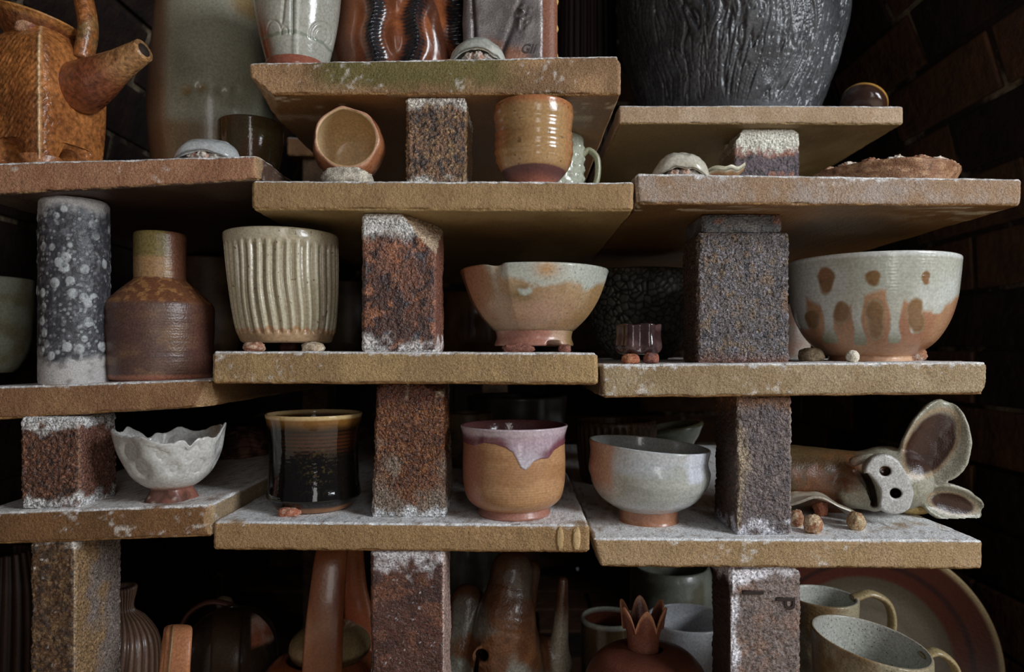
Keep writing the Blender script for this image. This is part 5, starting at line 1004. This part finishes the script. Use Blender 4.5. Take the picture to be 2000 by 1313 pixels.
lid = turned('lid', mk('lid_ash', **G_SHINY), rt, 645, k, lz, [(64, 1284), (74, 1276), (78, 1262), (72, 1244), (50, 1226), (30, 1220), (10, 1218), (2, 1218)], cfn=lambda S: (mixc(np.tile(K('6e5c3c'), (len(S.th), 1)), K('3a2a18'), ss(1258, 1268, S.py) + 0 * S.th), np.full(len(S.th), .2)), closed=True, nseg=140, nrow=60, loc=((645 - 632) * k, 0, lz - zs))
lump('knob', mk('lid_knob', **G_SATIN), ((20) * k, -20 * k, 72 * k), (14 * k, 14 * k, 10 * k), flat('6a4526', .3), lid, amp=.05, seed=2)
# brown animal head
def head():
    Y = .70; k, X, pb = fl(985, Y); p = lambda x, y, d=0: np.array([x, d, -y], float)
    def sdf(P):
        d = sd_cone(P, p(985, pb + 10, 40), p(985, 1390, 30), 120, 118); d = smin(d, sd_cone(P, p(980, 1330, 0), p(990, 1190, -34), 92, 54), 24); d = smin(d, sd_cone(P, p(985, 1210, -36), p(1000, 1110, -20), 50, 40), 16); d = smin(d, sd_cone(P, p(900, 1310, 10), p(912, 1180, 14), 62, 34), 8)
        d = smin(d, sd_cone(P, p(1022, 1190, 0), p(1034, 1120, 10), 24, 22), 6)
        d = smax(d, -sd_cone(P, p(946, 1248, -130), p(946, 1248, -40), 12, 11), 3); d = smin(d, np.hypot(np.hypot(P[:, 0] - 947, P[:, 2] + 1250) - 17, P[:, 1] + 76) - 4, 5)
        g = np.abs(P[:, 0] - (936 + 6 * np.sin(P[:, 2] * .02))) - 3; d = smax(d, -np.maximum(np.maximum(g, P[:, 2] + 1240), P[:, 1] - 0), 4)
        for y in (1128, 1176, 1190, 1204): d = d + 2.0 * np.exp(-((P[:, 2] + y + 6 * np.sin(P[:, 0] * .05)) / 3) ** 2) * (P[:, 0] > 940) * (P[:, 0] < 1030)
        d = smin(d, sd_cone(P, p(1088, 1340, 10), p(1101, 1138, 10), 26, 9), 8); d = smin(d, sd_cone(P, p(1060, 1290, 20), p(1092, 1300, 16), 40, 26), 10)
        return d + 1.5 * nz(P * .001, 45, 4, 3)
    V, Q = surface_net(sdf, (850, -150, -pb), (1130, 150, -1050), 3.2); V = smooth_mesh(V, Q, 2); P = V / 1000.; x, py = V[:, 0], -V[:, 2]; a = nz(P, 25, 3, 4)
    c = mixc(np.tile(K('4a2c18'), (len(V), 1)), K('5e3a1e'), ss(-.3, .3, a)); c = mixc(c, K('5f5c52'), ss(.0, .5, nz(P, 14, 6, 3) + ss(1240, 1300, py) * .5 - .1)); c = mixc(c, K('3a2418'), ss(1215, 1150, py) * .7); c = mixc(c, K('7a7464'), ss(1070, 1085, x) * ss(1180, 1240, py)); c = mixc(c, K('0c0908'), ss(13, 10, np.hypot(x - 946, py - 1248)))
    W = np.stack([(x - 985) * k, V[:, 1] * k, (V[:, 2] + pb) * k], 1); W[:, 2] = np.maximum(W[:, 2], 0)
    o = mesh_obj('animal_head', W, Q, mk('head_clay', grain=.2, gscale=500, bump=((420, .4),), spec=.5, coat=.2), None, rgba(c, .28), loc=(X, Y, 0)); tag(o, 'brown ceramic animal head pointing upward with a round eye hole and a long ear', 'animal figure')
head()
k, X, pb = fl(915, .92)
pot('grey_green_vase', 'grey-green vase in shadow right behind the shiny maroon brick', 'vase', 912, .94, 'F', [(60, VY + CZ * F / .94), (70, 1215), (74, 1150), (66, 1090), (60, 1060)], flat('5c6458', .35, var='4a4a3c'), mk('sage', **G_SHINY))
k, X, pb = fl(1192, .74)
def m43(S): c = mixc(np.tile(K('3f3a28'), (len(S.th), 1)), K('4a3a24'), ss(-.2, .3, nz(S.Q, 30, 3))); c = mixc(c, K('4a2416'), S.inner * 1.0); return mixc(c, K('8a8f84'), ss(1214, 1208, S.py)), np.full(len(c), .2)
pot('green_rim_cup', 'dark green cup with a pale rim behind the pomegranate jar', 'cup', 1190, .74, 'F', [(44, pb), (50, pb - 6), (55, 1280), (56, 1206)], m43, mk('green_rim', **G_SHINY), wall=6)
k, X, pb = fl(1312, .88)
pot('tall_sage_vase', 'wide grey-green vase in shadow behind the pomegranate jar', 'vase', 1310, .90, 'F', [(70, VY + CZ * F / .90), (80, 1240), (80, 1180), (78, 1120), (74, 1106)], flat('5d6056', .35, var='4c4a3c'), mk('sage_dark', **G_SHINY))
k, X, pb = fl(1350, .72)
pot('white_bowl', 'white bowl lit from the right, between pomegranate jar and stamped brick', 'bowl', 1344, .73, 'F', [(34, pb), (42, pb - 6), (70, 1300), (78, 1240), (80, 1208)], flat('a3a5a8', .25, var='9a9c9e'), mk('white_bowl', **G_SHINY), wall=6)
# pomegranate jar
k, X, pb = fl(1262, .615)
def pom(S): a = nz(S.Q, 22, 3, 4); return mixc(np.tile(K('4f2a1d'), (len(a), 1)), K('5f3424'), ss(-.3, .4, a)), np.full(len(a), .36)
rt, k, X, zs = pot('pomegranate_jar', 'maroon brown pomegranate-shaped jar with a pointed crown', 'jar', 1262, .625, 'F', [(40, pb), (60, pb - 5), (112, pb - 80), (124, 1400), (119, 1325), (92, 1284), (52, 1268), (36, 1265)], pom, mk('pomegranate', grain=.15, gscale=700, bump=((600, .25),), spec=.5), multi=True, nseg=240)
def crown_d(S): u = (S.th * 6 / (2 * np.pi) + .02) % 1; pk = np.abs(u - .5) * 2; return 3 * np.cos((u - .5) * 6.28) * ss(1250, 1200, S.py), -40 * pk ** 1.7 * ss(1236, 1182, S.py) 
cz = CZ + (VY - 1270) * k
turned('crown', mk('crown_clay', **G_SATIN), rt, 1256, k, cz, [(30, 1270), (30, 1262), (32, 1240), (38, 1212), (45, 1180)], wall=4, floor=3, cfn=lambda S: (mixc(np.tile(K('5a3020'), (len(S.th), 1)), K('8a5a3c'), ss(1195, 1182, S.py)), np.full(len(S.th), .4)), dfn=crown_d, nseg=240, nrow=90, loc=((1256 - 1262) * k, 0, cz - zs))
# speckled mugs
sp_m = mk('speckled_glaze', grain=.15, gscale=500, bump=((400, .3),), spec=.5, coat=.15, speck=(330, .16, (.10, .07, .04)))
def spk(S): a = nz(S.Q, 28, 3, 4); c = mixc(np.tile(K('7a7159'), (len(a), 1)), K('5f4a2c'), ss(.0, .5, a + ss(1690, 1600, S.sx) * .5)); c = mixc(c, K('8f9088'), S.inner * .9); return mixc(c, K('7a5a34'), ss(.06, .0, np.abs(S.py - S.py[-1] * 0 - 1247) / 100) * .4), np.full(len(a), .28)
def mug(label, px, Y, prof, hpts, tiltx, seed, w, hw):
    k, X, pb = fl(px, Y); rt, k, X, zs = pot('speckled_mug', label, 'mug', px, Y, 'F', [(prof[0][0] * .85, pb), (prof[0][0] * .95, pb - 5)] + prof, spk, sp_m, multi=True, wall=6, nseg=240, group='speckled mugs', dfn=lambda S: (np.where(S.inner, 0, 2.0 * nz(S.Q, 60, seed, 3)), -(S.sx - px) * tiltx * ss(prof[-1][1] + 80, prof[-1][1] + 10, S.py)))
    L = lambda x, y, d=0: np.array([(x - px) * k, d * k, CZ + (VY - y) * k - zs])
    tube('handle', [L(*q) for q in hpts], [(hw * k, 7 * k)] * len(hpts), sp_m, rt, ('7a6a48', .3), side=(0, 1, 0), nseg=22, n=60)
mug('speckled cream mug with a brown handle, the one farther back', 1606, .76, [(60, 1330), (64, 1250), (66, 1166)], [(1664, 1170), (1700, 1160), (1734, 1180), (1742, 1225), (1722, 1275), (1664, 1300)], 0.02, 5, 6, 13)
mug('speckled cream mug in the lower right, nearest, rim sloping to the right', 1700, .61, [(98, 1420), (104, 1330), (108, 1252)], [(1800, 1282), (1830, 1274), (1862, 1300), (1870, 1350), (1850, 1400), (1800, 1420)], .16, 6, 7, 16)
# large platter leaning at the right wall
def platter():
    Y = .86; k = Y / F
    def cf(S): r = S.r / k; a = nz(S.Q, 14, 3, 4); c = mixc(np.tile(K('3b3327'), (len(a), 1)), K('3a190f'), ss(172, 181, r)); c = mixc(c, K('241210'), ss(199, 204, r) * ss(214, 209, r)); c = mixc(c, K('3a190f'), ss(212, 220, r)); return mixc(c, K('7a6848'), ss(243, 248, r)), np.full(len(a), .3)
    R = (CZ - .383) * .995 / k; p = at(1955 - R, 0, Y)
    q = R / 252; o = turned('large_platter', mk('platter_glaze', **G_SHINY), None, 1700, k, CZ, [(110 * q, VY), (160 * q, VY - 6), (212 * q, VY - 26), (252 * q, VY - 44)], wall=8, cfn=cf, nseg=220, nrow=90, loc=(p[0], Y + .03, R * k * .992))
    o.rotation_euler = (math.radians(86), 0, math.radians(-4)); tag(o, 'huge round platter with rust red rim standing on edge in the lower right', 'platter')
platter()
# ------------------------------------------------------------------ shelves and bits of the stack behind
slab('l', 'narrow kiln shelf of the rear stack, seen behind the tilted cup', (560, 268), (1010, 272), (1010, 306), (560, 304), 1.30, .22, ('6a4c2c', '7a5a36'), UB, .1, seed=21)
def b11(S): return mott(S, ['5a4028', '4a3320'], 90, 111), .8
for x0, x1, lab in ((590, 640, 'dim brick post of the rear stack, behind the tilted brown cup'), (940, 990, 'dim brick post of the rear stack, behind the tan tumbler')):
    post(lab, x0, x1, 1.32, .06, 'F', 'l', b11, seed=12 + (x0 > 700), step=.004, group='posts of the rear stack')
